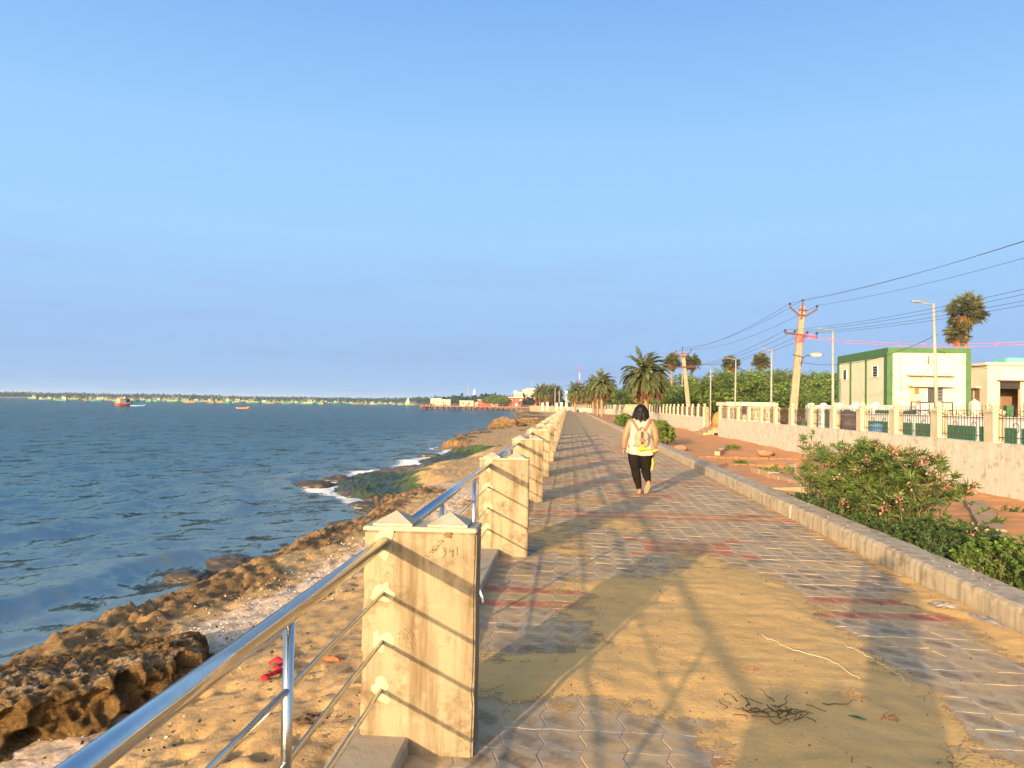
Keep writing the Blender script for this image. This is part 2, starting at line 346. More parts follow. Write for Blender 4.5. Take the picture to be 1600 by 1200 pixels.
m_rock, m_shell, m_alg = mk('rock'), mk('shell', 5.0, 0.9), mk('algae', 1.6, 0.8)
col = t.mix(m_shell, sand, shell); col = t.mix(m_rock, col, rock); col = t.mix(m_alg, col, alg)
wet = t.attr('wet'); col = t.mix(wet, col, t.mix(0.55, col, (0.03, 0.024, 0.016)))
t.set('Base Color', col); t.set('Roughness', t.maprange(wet, 0, 1, 0.92, 0.45)); t.set('Specular IOR Level', 0.3)
h = t.math('ADD', t.math('MULTIPLY', t.noise(19, 6, 0.66, dist=0.5), 1.0), t.math('MULTIPLY', t.noise(130, 3, 0.6), 0.3)); t.bump(h, 0.6, 0.03)
M['beach'] = t.m
t = NT('rock_ledge')
rock = t.ramp(t.noise(2.6, 8, 0.74), [(0.28, (0.05, 0.031, 0.014)), (0.45, (0.13, 0.078, 0.032)), (0.62, (0.24, 0.15, 0.06)), (0.82, (0.40, 0.27, 0.125))])
rock = t.mix(t.math('MULTIPLY', t.ramp(t.noise(21, 5, 0.7), [(0.5, 0.0), (0.68, 1.0)]), 0.6), rock, (0.10, 0.06, 0.028))
nz = t.sep(t.n('ShaderNodeNewGeometry').outputs['Normal'])[2]; zt = t.maprange(t.sep()[2], -0.62, -0.48); rock = t.mix(t.math('MULTIPLY', t.math('MULTIPLY', t.maprange(nz, 0.72, 0.93), zt), t.ramp(t.noise(3.5, 5, 0.7), [(0.40, 0.0), (0.56, 0.9)])), rock, t.ramp(t.noise(30, 4, 0.7), [(0.35, (0.30, 0.20, 0.11)), (0.65, (0.50, 0.40, 0.29))])); t.set('Base Color', rock); t.set('Roughness', 0.95); t.set('Specular IOR Level', 0.15)
t.bump(t.math('ADD', t.noise(15, 8, 0.75, dist=0.5), t.math('MULTIPLY', t.voro(24), 0.5)), 1.0, 0.06); M['rock'] = t.m

# sea
t = NT('sea_water')
x, y, z = t.sep(); dist = t.math('SQRT', t.math('ADD', t.math('MULTIPLY', x, x), t.math('MULTIPLY', y, y)))
sh = t.attr('shallow'); fo = t.attr('foam')
patch = t.noise(0.035, 5, 0.6, t.mapped((1.0, 0.45, 1.0)))
deep = t.mix(t.ramp(patch, [(0.35, 0.0), (0.65, 1.0)]), (0.009, 0.042, 0.062), (0.017, 0.064, 0.088))
col = t.mix(sh, deep, (0.12, 0.14, 0.115))
fn = t.noise(9.0, 7, 0.75, dist=0.8); fm = t.maprange(t.math('ADD', fo, t.math('MULTIPLY', t.math('SUBTRACT', fn, 0.5), 1.6)), 0.42, 0.62)
fm = t.math('MULTIPLY', fm, t.maprange(fo, 0.02, 0.15))
col = t.mix(fm, col, (0.75, 0.75, 0.73)); t.set('Base Color', col)
t.set('Roughness', t.math('ADD', t.maprange(dist, 10, 400, 0.07, 0.16), t.math('MULTIPLY', fm, 0.6))); t.set('IOR', 1.333); t.set('Specular IOR Level', 0.30)
def nvec(sc, amp, st):
    q = t.n('ShaderNodeVectorMath', operation='SUBTRACT'); t.l(t.noise(sc, 3, 0.6, t.mapped(st), color=True), q.inputs[0]); q.inputs[1].default_value = (0.5, 0.5, 0.5)
    p = t.n('ShaderNodeVectorMath', operation='MULTIPLY'); t.l(q.outputs[0], p.inputs[0]); p.inputs[1].default_value = (amp, amp, 0.0); return p.outputs[0]
def vadd(a, b): q = t.n('ShaderNodeVectorMath', operation='ADD'); t.l(a, q.inputs[0]); t.l(b, q.inputs[1]); return q.outputs[0]
geo = t.n('ShaderNodeNewGeometry')
far = t.maprange(dist, 8, 130, 0.75, 1.7); nv = vadd(vadd(nvec(3.2, 0.55, (1, 0.55, 1)), nvec(0.8, 0.75, (1, 0.5, 1))), nvec(11.0, 0.60, (1, 0.5, 1)))
sc = t.n('ShaderNodeVectorMath', operation='SCALE'); t.l(nv, sc.inputs[0]); t.l(far, sc.inputs['Scale'])
nn = t.n('ShaderNodeVectorMath', operation='NORMALIZE'); t.l(vadd(geo.outputs['Normal'], sc.outputs[0]), nn.inputs[0]); fr = t.n('ShaderNodeFresnel'); fr.inputs['IOR'].default_value = 1.333; t.l(nn.outputs[0], fr.inputs['Normal'])
df = t.n('ShaderNodeBsdfDiffuse'); t.l(col, df.inputs['Color']); t.l(nn.outputs[0], df.inputs['Normal'])
gl = t.n('ShaderNodeBsdfGlossy'); gl.inputs['Color'].default_value = (0.72, 0.76, 0.71, 1); gl.inputs['Roughness'].default_value = 0.10; t.l(nn.outputs[0], gl.inputs['Normal'])
mx = t.n('ShaderNodeMixShader'); t.l(t.math('MULTIPLY', t.math('MINIMUM', t.math('MULTIPLY', fr.outputs[0], 0.50), 0.42), t.math('SUBTRACT', 1.0, t.math('MULTIPLY', fm, 0.9))), mx.inputs[0]); t.l(df.outputs[0], mx.inputs[1]); t.l(gl.outputs[0], mx.inputs[2]); t.l(mx.outputs[0], t.o.inputs['Surface'])
M['sea'] = t.m

def leaf_mat(name, lo, mid, hi, scale=1.2, rough=0.55, trans=0.25):
    t = NT(name); a = t.noise(scale, 4, 0.6); oi = t.n('ShaderNodeObjectInfo').outputs['Random']
    isl = t.n('ShaderNodeNewGeometry').outputs['Random Per Island']
    f = t.math('ADD', t.math('MULTIPLY', a, 0.55), t.math('ADD', t.math('MULTIPLY', isl, 0.33), t.math('MULTIPLY', oi, 0.12)))
    col = t.ramp(f, [(0.25, lo), (0.5, mid), (0.78, hi)]); t.set('Base Color', col); t.set('Roughness', rough); t.set('Specular IOR Level', 0.3)
    tr = t.n('ShaderNodeBsdfTranslucent'); t.l(t.mix(0.5, col, hi), tr.inputs['Color']); mx = t.n('ShaderNodeMixShader'); mx.inputs[0].default_value = trans
    t.l(t.b.outputs[0], mx.inputs[1]); t.l(tr.outputs[0], mx.inputs[2]); t.l(mx.outputs[0], t.o.inputs['Surface']); return t.m
M['olea'] = leaf_mat('oleander_leaf', (0.045, 0.085, 0.02), (0.095, 0.150, 0.035), (0.19, 0.235, 0.055), 3)
M['hedge'] = leaf_mat('hedge_leaf', (0.045, 0.085, 0.015), (0.085, 0.15, 0.025), (0.15, 0.22, 0.04), 3)
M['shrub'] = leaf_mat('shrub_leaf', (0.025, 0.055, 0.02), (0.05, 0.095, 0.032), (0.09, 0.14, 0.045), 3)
M['tree_a'] = leaf_mat('tree_leaf_green', (0.045, 0.085, 0.022), (0.10, 0.16, 0.042), (0.19, 0.25, 0.065), 0.5)
M['tree_b'] = leaf_mat('tree_leaf_olive', (0.06, 0.075, 0.032), (0.12, 0.13, 0.055), (0.19, 0.185, 0.08), 0.5)
M['wood_far'] = leaf_mat('far_wood_leaf', (0.012, 0.032, 0.026), (0.020, 0.043, 0.032), (0.030, 0.055, 0.036), 0.05)
M['date'] = leaf_mat('date_palm_leaf', (0.060, 0.080, 0.032), (0.115, 0.140, 0.058), (0.19, 0.205, 0.095), 0.8)
M['dateold'] = leaf_mat('dry_palm_frond', (0.14, 0.075, 0.04), (0.21, 0.12, 0.06), (0.30, 0.18, 0.09), 0.8)
M['palmyra'] = leaf_mat('palmyra_leaf', (0.045, 0.055, 0.025), (0.085, 0.095, 0.04), (0.15, 0.15, 0.07), 0.8)
M['skirt'] = leaf_mat('dead_palm_skirt', (0.22, 0.10, 0.04), (0.36, 0.17, 0.06), (0.48, 0.26, 0.10), 0.8)
M['petal'] = leaf_mat('oleander_petal', (0.45, 0.10, 0.12), (0.56, 0.19, 0.19), (0.66, 0.34, 0.31), 5, 0.6, 0.3)
M['bark'] = simple('bark', (0.17, 0.12, 0.08), 0.95, 0.35, 8, bump=0.6, bscale=18)
M['palmbark'] = simple('palm_bark', (0.26, 0.165, 0.10), 0.95, 0.35, 6, bump=0.8, bscale=14)
M['twig'] = simple('dry_twig', (0.085, 0.055, 0.03), 0.95, 0.3, 20)
M['white_wall'] = concrete('cream_white_paint', (0.60, 0.57, 0.43), (0.42, 0.36, 0.25), 0.30, blotch=0.22)
M['shellc'] = simple('broken_shell', (0.52, 0.44, 0.36), 0.8, 0.25, 30)
M['white_plain'] = simple('white_paint', (0.70, 0.69, 0.66), 0.75, 0.06, 1.5)
M['green_trim'] = simple('green_paint', (0.05, 0.125, 0.045), 0.65, 0.12, 1.5)
M['green_sheet'] = simple('green_sheet', (0.016, 0.135, 0.065), 0.6, 0.18, 6)
M['cream_b'] = simple('cream_building_paint', (0.56, 0.50, 0.36), 0.8, 0.07, 1.2)
M['dark'] = simple('dark_interior', (0.025, 0.025, 0.028), 0.8, 0.2)
M['door'] = simple('cream_door', (0.70, 0.60, 0.32), 0.6, 0.06)
M['iron'] = simple('dark_iron', (0.06, 0.035, 0.03), 0.7, 0.3, 12)
M['ironred'] = simple('red_oxide_iron', (0.14, 0.045, 0.04), 0.7, 0.3, 12)
M['galv'] = simple('galvanised_pole', (0.27, 0.26, 0.24), 0.6, 0.12, 4)
M['lamp'] = simple('lamp_housing', (0.20, 0.195, 0.19), 0.6, 0.1)
M['wire'] = simple('power_wire', (0.05, 0.05, 0.055), 0.6, 0.1)
M['tape'] = simple('pink_tape', (0.62, 0.13, 0.20), 0.6, 0.15)
M['insul'] = simple('dark_insulator', (0.04, 0.025, 0.025), 0.3, 0.2)
M['lens'] = simple('lamp_lens', (0.62, 0.55, 0.42), 0.3, 0.1)
M['glass'] = simple('window_glass', (0.05, 0.055, 0.06), 0.12, 0.2, spec=0.6)
M['orange'] = simple('orange_paint', (0.62, 0.13, 0.03), 0.7, 0.2, 8)
M['teal'] = simple('teal_tank', (0.12, 0.42, 0.34), 0.5, 0.08)
M['brick'] = simple('edging_brick', (0.24, 0.12, 0.065), 0.95, 0.3, 9, bump=0.5)
M['edging'] = concrete('edging_concrete', (0.40, 0.26, 0.155), (0.24, 0.16, 0.10), 0.2, blotch=0.5)
M['pebble'] = simple('loose_stone', (0.24, 0.14, 0.085), 0.95, 0.3, 9, bump=0.5)
M['plastic'] = simple('plastic_bag', (0.24, 0.20, 0.175), 0.4, 0.2, 20)
M['string'] = simple('pale_string', (0.72, 0.66, 0.52), 0.8, 0.1)
M['redcloth'] = simple('red_cloth', (0.42, 0.012, 0.02), 0.8, 0.2, 20)
M['leafdry'] = simple('dry_leaf', (0.32, 0.09, 0.04), 0.8, 0.3, 20)
M['skin'] = simple('skin', (0.31, 0.145, 0.085), 0.55, 0.06, 6)
M['hair'] = simple('black_hair', (0.007, 0.006, 0.007), 0.5, 0.3, 30, spec=0.15)
M['shirt'] = simple('cream_top', (0.40, 0.37, 0.29), 0.9, 0.05, 5, bump=0.25, bscale=25)
M['legging'] = simple('black_legging', (0.010, 0.008, 0.008), 0.9, 0.25, 10, spec=0.1)
M['yellow'] = simple('yellow_scarf', (0.48, 0.41, 0.02), 0.8, 0.08, 10)
M['sole'] = simple('sandal_sole', (0.24, 0.19, 0.11), 0.85, 0.12, 10)
M['strap'] = simple('brown_strap', (0.27, 0.10, 0.05), 0.7, 0.12, 10)
M['darkstrap'] = simple('dark_brown_strap', (0.06, 0.03, 0.02), 0.7, 0.12, 10)
t = NT('patterned_bag_canvas'); x, y, z = t.sep(t.n('ShaderNodeTexCoord').outputs['Object'])
zz = t.math('PINGPONG', t.math('ADD', z, t.math('PINGPONG', x, 0.016)), 0.0075)
t.set('Base Color', t.mix(t.math('GREATER_THAN', zz, 0.0036), (0.44, 0.37, 0.27), (0.09, 0.065, 0.05))); t.set('Roughness', 0.9); M['bag'] = t.m
M['denim'] = simple('grey_trousers', (0.10, 0.10, 0.11), 0.9, 0.15, 10)
M['tee'] = simple('grey_tee', (0.25, 0.25, 0.27), 0.9, 0.1, 10)
M['phone'] = simple('phone_black', (0.02, 0.02, 0.02), 0.3, 0.1)
for k, c in dict(bgreen=(0.055, 0.155, 0.085), bteal=(0.04, 0.15, 0.135), bred=(0.45, 0.05, 0.04), bwhite=(0.38, 0.37, 0.34), borange=(0.62, 0.20, 0.05), bbrown=(0.20, 0.12, 0.07), bblue=(0.05, 0.20, 0.38), byellow=(0.17, 0.20, 0.08), bdark=(0.06, 0.06, 0.08), bnavy=(0.05, 0.06, 0.13)).items():
    M[k] = simple('boat_' + k[1:], c, 0.6, 0.12, 2)
M['red_b'] = simple('red_building_paint', (0.50, 0.055, 0.055), 0.8, 0.15, 0.6)
M['cream_far'] = simple('far_cream_paint', (0.42, 0.375, 0.26), 0.8, 0.06, 0.4)
M['pierwood'] = simple('pier_timber', (0.11, 0.055, 0.045), 0.9, 0.25, 2)
M['pierdeck'] = simple('pier_deck', (0.36, 0.16, 0.10), 0.9, 0.2, 1)
# ------------------------------------------------------------------ the setting
random.seed(7); rng = np.random.default_rng(11)
SEA = -1.5
_sy = [-40, 0, 8, 10, 14, 16, 18, 22, 24.5, 27.5, 30, 33, 36, 46, 50, 54, 60, 72, 86, 97, 110, 141, 200, 250, 338, 486, 700]
_sx = [-6.4, -6.2, -6.0, -5.6, -5.4, -5.0, -4.9, -5.2, -6.2, -8.0, -8.6, -8.2, -7.9, -7.4, -7.2, -8.1, -8.9, -9.0, -8.0, -8.5, -9.6, -9.9, -12.5, -16, -23, -24, -24]
def shore(y): return np.interp(y, _sy, _sx) + 0.30 * fbm(np.asarray(y, float) * 0.55, np.zeros_like(np.asarray(y, float)) + 3.3, o=4, s=4) * np.clip(np.asarray(y, float) / 12, 0.6, 4)

# ---- sea: one polar sheet of real waves, fine in view, coarse elsewhere
def make_sea():
    ang = np.concatenate([np.linspace(-3, 44, 470), np.linspace(45, 62, 30), np.linspace(66, 200, 24)]); ang = np.radians(ang)
    r = [2.5]
    while r[-1] < 6000: r.append(r[-1] * (1.0062 if r[-1] < 700 else 1.03))
    r = np.array(r); A, RR = np.meshgrid(ang, r)
    X = -np.sin(A) * RR; Y = np.cos(A) * RR
    sp = np.maximum(RR * 0.0062, RR * np.radians(0.1)) * 1.25
    d = X - shore(Y); near = np.exp(np.clip(d, -60, 0) / 2.0)
    H = np.zeros_like(X); g = np.random.default_rng(5)
    gust = 0.75 + 0.5 * fbm(X * 0.03, Y * 0.012, o=3, s=40)
    wx = X + 0.5 * fbm(X * 0.25, Y * 0.25, o=2, s=61); wy = Y + 0.5 * fbm(X * 0.25, Y * 0.25, o=2, s=62)
    lam = 6.5
    for i in range(46):
        th = R(-24) + g.normal(0, 0.42 + 0.35 * (i / 46)); k = 2 * math.pi / lam; a = 0.0105 * lam * (0.75 if lam > 3 else 1.1 if lam > 1.4 else 2.2) * g.uniform(0.5, 1.0)
        a = a * np.clip((lam / sp - 2.2) / 2.5, 0, 1)
        ph = k * (wx * math.cos(th) + wy * math.sin(th)) + g.uniform(0, 6.28)
        H += a * (2 * ((np.sin(ph) + 1) / 2) ** 1.7 - 0.9); lam *= 0.93
    H *= 0.62 * gust * (1 - 0.55 * near)
    for dc, am, sd in ((-2.1, 0.19, 1), (-4.4, 0.14, 2), (-7.0, 0.12, 3)):
        w = dc + 0.9 * fbm(Y * 0.22, Y * 0 + sd, o=2, s=70 + sd); mod = sstep(-0.05, 0.45, fbm(Y * 0.16 + sd * 3.1, Y * 0 + 8.5, o=2, s=80 + sd) + (0.35 if sd == 1 else 0) * np.exp(-((Y - 13) / 4.5) ** 2))
        q = d - w; H += am * mod * np.exp(-(q / np.where(q > 0, 0.34, 0.7)) ** 2) * (RR < 90)
    V = np.stack([X, Y, SEA + H], -1).reshape(-1, 3)
    me = np_mesh('sea', V, grid_faces(len(r), len(ang)), M['sea'])
    attr(me, 'shallow', np.clip(np.exp(np.clip(d, -80, 0) / 5.0) * 1.0, 0, 0.95))
    fo = np.exp(-((d + 0.45) / 0.5) ** 2) * np.where((Y > 23) & (Y < 56), 0.62, np.where(Y < 23, 0.36, 0.34))
    fo = fo + 0.75 * np.exp(-(((X + 8.9) / 0.55) ** 2 + ((Y - 28.0) / 0.9) ** 2)) + 0.6 * np.exp(-(((X + 6.4) / 0.45) ** 2 + ((Y - 25.0) / 0.6) ** 2)) + 0.6 * np.exp(-(((X - shore(Y) + 0.9) / 0.8) ** 2)) * np.exp(-((Y - 40) / 6.5) ** 2)
    caps = sstep(0.155, 0.23, H) * sstep(0.1, 0.5, fbm(X * 0.4, Y * 0.2, o=3, s=90)) * (RR > 16)
    attr(me, 'foam', np.clip(fo + 0.0 * caps, 0, 1))
    return tag(link('sea', me), kind='structure')
make_sea()

# ---- beach: height field from the promenade wall down under the water
def beach_h(X, Y, detail=True):
    d = X - shore(Y)
    Lr = np.interp(Y, [0, 22, 26, 44, 50, 54, 90, 120, 400], [0.9, 0.9, 3.3, 3.2, 1.6, 0.8, 0.9, 1.6, 4]); top = np.interp(Y, [0, 22, 30, 45, 54, 70, 120, 400], [-0.86, -0.84, -0.90, -0.9, -0.95, -0.95, -0.9, -0.3])
    h = np.where(d < 0, SEA + 0.33 * d, 0.0); h = np.maximum(h, -4.0)
    flat = np.interp(Y, [22, 26, 44, 50], [0, 1, 1, 0])
    up = SEA + 0.05 + (top - SEA - 0.05) * np.where(flat > 0.02, (1 - flat) * sstep(-0.1, 1, d / Lr) + flat * (0.14 * sstep(0, 0.15, d / Lr) + 0.86 * sstep(0.55, 1.1, d / Lr)), sstep(-0.1, 1, d / Lr))
    inl = -1.0 - X
    up = up + (np.interp(Y, [0, 120, 400], [-0.58, -0.5, -0.05]) - top) * sstep(3.4, 0.0, inl) * sstep(0.5, 2.5, d)
    h = np.where(d >= -0.001, up, h)
    if Y.min() < 30: h = h - 0.10 * np.exp(-(((X + 3.2) / 1.0) ** 2 + ((Y - 5.2) / 1.6) ** 2))
    nr = fbm(X * 0.7, Y * 0.5, o=4, s=21)
    rock = sstep(1.9, 1.0, d + 0.9 * nr) * sstep(-2.5, -0.5, d) * np.interp(Y, [0, 24, 27, 44, 50, 400], [1, 1, 0.55, 0.55, 1, 1])
    far_rock = sstep(-0.25, 0.2, fbm(X * 0.12, Y * 0.05, o=4, s=33)) * np.interp(Y, [24, 40, 60, 80], [0, 0.6, 0.9, 1.0]) * sstep(9, 3, d)
    rock = np.maximum(rock, far_rock)
    shell = np.exp(-((d - 2.35 + 0.5 * nr) / 0.55) ** 2) * (Y < 24) * 0.9
    alg = sstep(3.6, 2.0, d + 0.8 * nr) * sstep(-1.0, 0.2, d) * np.interp(Y, [23.5, 25.5, 31, 34, 39, 47, 51], [0, 1, 1, 0.35, 0.5, 1, 0.0])
    if detail:
        rg = ridged(X * 1.7, Y * 1.3, o=6, s=5); rf = fbm(X * 5, Y * 4.2, o=5, s=8, g=0.62)
        h = h + rock * (0.075 * rg + 0.085 * rf + 0.055 * ridged(X * 8.5, Y * 7, o=3, s=71) + 0.03 * fbm(X * 24, Y * 20, o=2, s=72)) * sstep(-1.5, 0.3, d) * np.interp(Y, [0, 50, 100, 400], [1, 1.25, 1.6, 2.0])
        pit = worley(X * 4.2, Y * 3.2, s=3); s_ = (1 - rock)
        h = h + s_ * (0.030 * fbm(X * 1.6, Y * 1.6, o=3, s=51) + 0.060 * (sstep(0.10, 0.50, pit) - 0.7) * sstep(-0.5, 0.3, fbm(X * 0.8, Y * 0.8, o=2, s=52)) + 0.036 * fbm(X * 7, Y * 6, o=5, s=53, g=0.66)) * sstep(0.3, 1.2, d)
        h = h + alg * 0.07 * ridged(X * 1.6, Y * 0.9, o=4, s=55)
    return h, rock, shell, alg, d
def make_beach():
    ys = [-60.0]
    while ys[-1] < 470: ys.append(ys[-1] + (2.0 if ys[-1] < -8 else 0.10 if ys[-1] < 3 else max(0.035, ys[-1] * 0.0075)))
    ys = np.array(ys); u = np.concatenate([np.linspace(0, 0.9, 230), np.linspace(0.91, 1.0, 12)])
    W = np.interp(ys, [-60, 8, 20, 30, 100, 200, 470], [7.6, 7.4, 7.0, 10.5, 12, 15, 27])
    U, Yg = np.meshgrid(u, ys); X = -1.0 - U * W[:, None]
    h, rock, shell, alg, d = beach_h(X, Yg)
    me = np_mesh('beach', np.stack([X, Yg, h], -1).reshape(-1, 3), grid_faces(len(ys), len(u))[:, ::-1], M['beach'])
    attr(me, 'rock', rock); attr(me, 'shell', shell); attr(me, 'algae', alg); attr(me, 'wet', sstep(-1.18, -1.42, h))
    return tag(link('beach', me), kind='structure')
make_beach()

# ---- pitted rock ledge in the near left corner
def make_ledge():
    path = np.array([(-6.6, 3.9), (-5.4, 4.3), (-4.5, 4.75), (-3.95, 5.15), (-3.6, 5.55), (-3.3, 5.9), (-3.1, 6.25), (-3.12, 6.7), (-3.35, 7.2), (-3.8, 7.8)])
    seg = np.concatenate([[0], np.cumsum(np.hypot(*np.diff(path, axis=0).T))]); S = np.linspace(0, seg[-1], 300)
    px = np.interp(S, seg, path[:, 0]); py = np.interp(S, seg, path[:, 1])
    for _ in range(25):
        px[1:-1] = (px[:-2] + px[1:-1] * 2 + px[2:]) / 4; py[1:-1] = (py[:-2] + py[1:-1] * 2 + py[2:]) / 4
    tx, ty = np.gradient(px), np.gradient(py); n = np.hypot(tx, ty); nx, ny = -ty / n, tx / n        # towards the sea
    pr = np.array([(-0.10, -1.25), (0.0, -0.85), (0.04, -0.74), (0.06, -0.62), (0.0, -0.58), (0.04, -0.54), (0.14, -0.52), (0.5, -0.54), (1.0, -0.60), (1.6, -0.78), (2.2, -1.0), (2.7, -1.6)])
    ps = np.concatenate([[0], np.cumsum(np.hypot(*np.diff(pr, axis=0).T))]); T = np.concatenate([np.linspace(0, ps[7], 120), np.linspace(ps[7], ps[-1], 70)[1:]])
    po = np.interp(T, ps, pr[:, 0]); pz = np.interp(T, ps, pr[:, 1])
    hs = np.interp(S / seg[-1], [0, 0.2, 0.62, 0.80, 0.93, 1.0], [0.95, 1.0, 1.0, 0.80, 0.45, 0.1])[:, None]
    wob = 0.16 * fbm(S * 1.4, S * 0, o=3, s=2)
    X = px[:, None] + nx[:, None] * (po[None] + wob[:, None]); Y = py[:, None] + ny[:, None] * (po[None] + wob[:, None]); Z = -0.82 + (pz[None] + 0.82) * np.where(pz[None] > -0.82, hs, 1) + 0 * X
    gx = np.stack([np.gradient(X, axis=0), np.gradient(Y, axis=0), np.gradient(Z, axis=0)], -1); gt = np.stack([np.gradient(X, axis=1), np.gradient(Y, axis=1), np.gradient(Z, axis=1)], -1)
    N = np.cross(gt, gx); N /= np.linalg.norm(N, axis=-1, keepdims=True) + 1e-9
    if N[:, 40].mean(0)[0] < 0: N = -N
    big = fbm(X * 1.5, Y * 1.5, Z * 1.8, o=4, s=12); mid = ridged(X * 4, Y * 4, Z * 3, o=4, s=14); fine = fbm(X * 13, Y * 13, Z * 13, o=3, s=16)
    wl = worley(X * 2.9 + 0.3 * big, Y * 2.9, Z * 3.6, s=21); hole = sstep(0.42, 0.16, wl); wl2 = worley(X * 7, Y * 7, Z * 7, s=23); hole2 = sstep(0.40, 0.12, wl2)
    face = sstep(0.75, 0.25, po)[None] + 0 * X
    D = (0.09 * big + 0.07 * (mid - 0.25)) * (0.35 + 0.65 * face) + 0.0 * mid + 0.045 * fine + 0.03 * ridged(X * 11, Y * 11, Z * 9, o=3, s=27) - 0.04 * hole2
    D = np.clip(D, -0.16, 0.16); dig = 0.24 * hole * (sstep(0.30, 0.06, po)[None] * sstep(-0.50, -0.60, Z))
    P = np.stack([X, Y, Z], -1) + N * D[..., None] + np.stack([nx[:, None] * dig, ny[:, None] * dig, 0.1 * dig], -1)
    me = np_mesh('rock_ledge', P.reshape(-1, 3), grid_faces(len(S), len(T)), M['rock'])
    return tag(link('rock_ledge', me), 'pitted brown rock ledge with dark hollows on the sand, lower left', 'rock')
make_ledge()
def boulder(name, c, r, mat, label=None, cat='rock', group=None, seed=0, sub=4):
    bm = bmesh.new(); bmesh.ops.create_icosphere(bm, subdivisions=sub, radius=1.0)
    P = np.array([v.co[:] for v in bm.verts]); k = 1 + 0.40 * fbm(P[:, 0] * 1.5 + seed, P[:, 1] * 1.5, P[:, 2] * 1.5, o=5, s=seed, g=0.6) + 0.22 * ridged(P[:, 0] * 2.6 + seed, P[:, 1] * 2.6, P[:, 2] * 2.6, o=4, s=seed + 3)
    for v, q in zip(bm.verts, k): v.co = Vector((v.co.x * r[0] * q, v.co.y * r[1] * q, v.co.z * r[2] * q))
    me = bpy.data.meshes.new(name); bm.to_mesh(me); bm.free(); me.materials.append(mat); me.polygons.foreach_set('use_smooth', [True] * len(me.polygons))
    o = link(name, me, None, c)
    if label: tag(o, label, cat, group)
    return o
M['wetrock'] = simple('wet_rock', (0.055, 0.045, 0.032), 0.4, 0.4, 6, bump=0.6, bscale=12)
for i, (x, y, r) in enumerate([(-5.55, 19.6, 0.30), (-5.45, 20.6, 0.16), (-6.4, 15.1, 0.30), (-6.25, 14.3, 0.22), (-6.6, 13.6, 0.26), (-5.6, 22.4, 0.3), (-6.0, 23.6, 0.35), (-6.9, 26.2, 0.5), (-9.3, 28.6, 0.55), (-8.9, 30.8, 0.5), (-7.9, 45.5, 0.5)]):
    boulder('shore_rock', (x, y, SEA - 0.03), (r * 1.35, r, r * 0.42), M['wetrock'], 'dark wet rock awash at the sea edge, ' + ['fifth nearest the viewer', 'sixth nearest the viewer', 'third nearest the viewer', 'second nearest the viewer', 'nearest the viewer', 'seventh, just before the algae flat', 'eighth, at the foot of the algae flat', 'ninth, in the foam at the algae flat', 'off the tip of the algae flat', 'beyond the tip of the algae flat', 'last, in the surf before the rocky point'][i], 'rock', 'dark rocks awash along the waterline', i * 7 + 1)
for i, (x, y, r, l) in enumerate([(-7.0, 92, 1.5, 'brown boulder of the rocky point beyond the algae flat'), (-4.6, 101, 1.6, 'pale jumbled boulder against the railing beyond the rocky point')]):
    boulder('shore_boulder', (x, y, -1.0), (r * 1.3, r * 1.2, r * 0.55), M['rock'], l, 'rock', None, i * 5 + 60)

# ---- promenade paving
pave = empty('pavement', (0, 0, 0)); tag(pave, kind='structure')
mb = MB(); mb.box(-0.705, 3.27, -60, 215, -0.6, -0.0045); mb.build('bedding_sand', M['bed'], pave)
def paver_outline(s=1.0, ins=0.0):
    A, B = 0.017, 0.008; hx, hy = PX / 2, PY / 2; pts = []
    tri = lambda q: {0: 0, 1: 1, 2: 0, 3: -1, 4: 0}[q]
    for i in range(4): q = (0, 1, 2, 3)[i]; pts.append((-hx + PX * q / 4, -hy + B * tri(q)))
    for i in range(4): pts.append((hx + A * tri(i), -hy + PY * i / 4))
    for i in range(4): q = 4 - i; pts.append((-hx + PX * q / 4, hy + B * tri(q)))
    for i in range(4): q = 4 - i; pts.append((-hx + A * tri(q), -hy + PY * q / 4))
    out = []; m = len(pts)
    for i, p in enumerate(pts):
        a, b = Vector(pts[i - 1]), Vector(pts[(i + 1) % m]); t = (b - a).normalized(); n = Vector((-t.y, t.x)); out.append((p[0] + n.x * ins, p[1] + n.y * ins))
    return out
def paver_shape():
    o0 = paver_outline(ins=0.0022); o1 = paver_outline(ins=0.0058); m = len(o0)
    vs = [(x, y, -0.03) for x, y in o0] + [(x, y, -0.0012) for x, y in o0] + [(x, y, 0.0) for x, y in o1]
    fs = [(k * m + i, k * m + (i + 1) % m, (k + 1) * m + (i + 1) % m, (k + 1) * m + i) for k in (0, 1) for i in range(m)] + [tuple(range(2 * m, 3 * m))]
    return vs, fs
PV, PF = paver_shape(); NC = 20
pmesh = {}
for k in ('grey', 'red', 'yellow'): pmesh[k] = MB().add(PV, PF).mesh('paver_' + k, M['paver_' + k])
def paver_kind(r, c):
    y = (r + 0.5) * PY; q = int(round((y - 6.6) / PY)); ph = q % 22; x = c - 9.5 - 0.5
    if ph in (1, 21): return 'red'
    if ph == 0: return 'yellow'
    dr = ph - 11
    if abs(dr) <= 2:
        dc = c - 10
        if abs(dr) == 2: return 'red' if abs(dc) == 3 else 'grey'
        if abs(dc) <= 2: return 'yellow' if dr == 0 and abs(dc) < 2 else 'red'
    return 'grey'
r_lo, r_hi = int(math.floor(-2.0 / PY)), int(46.0 / PY)
vis = []
for r in range(r_lo, r_hi):
    for c in range(NC):
        x, y = X0 + (c + 0.5) * PX, (r + 0.5) * PY
        ang = math.atan2(x, y) + R(4.07)
        if y > 3.2 and -0.62 < math.tan(ang) < 0.66 and (y > 3.55) and not (x < -0.36 and y < 4.0): vis.append((x * x + y * y, r, c))
vis.sort(); top300 = {(r, c) for _, r, c in vis[:300]}
rest = {k: MB() for k in pmesh}; prs = random.Random(3)
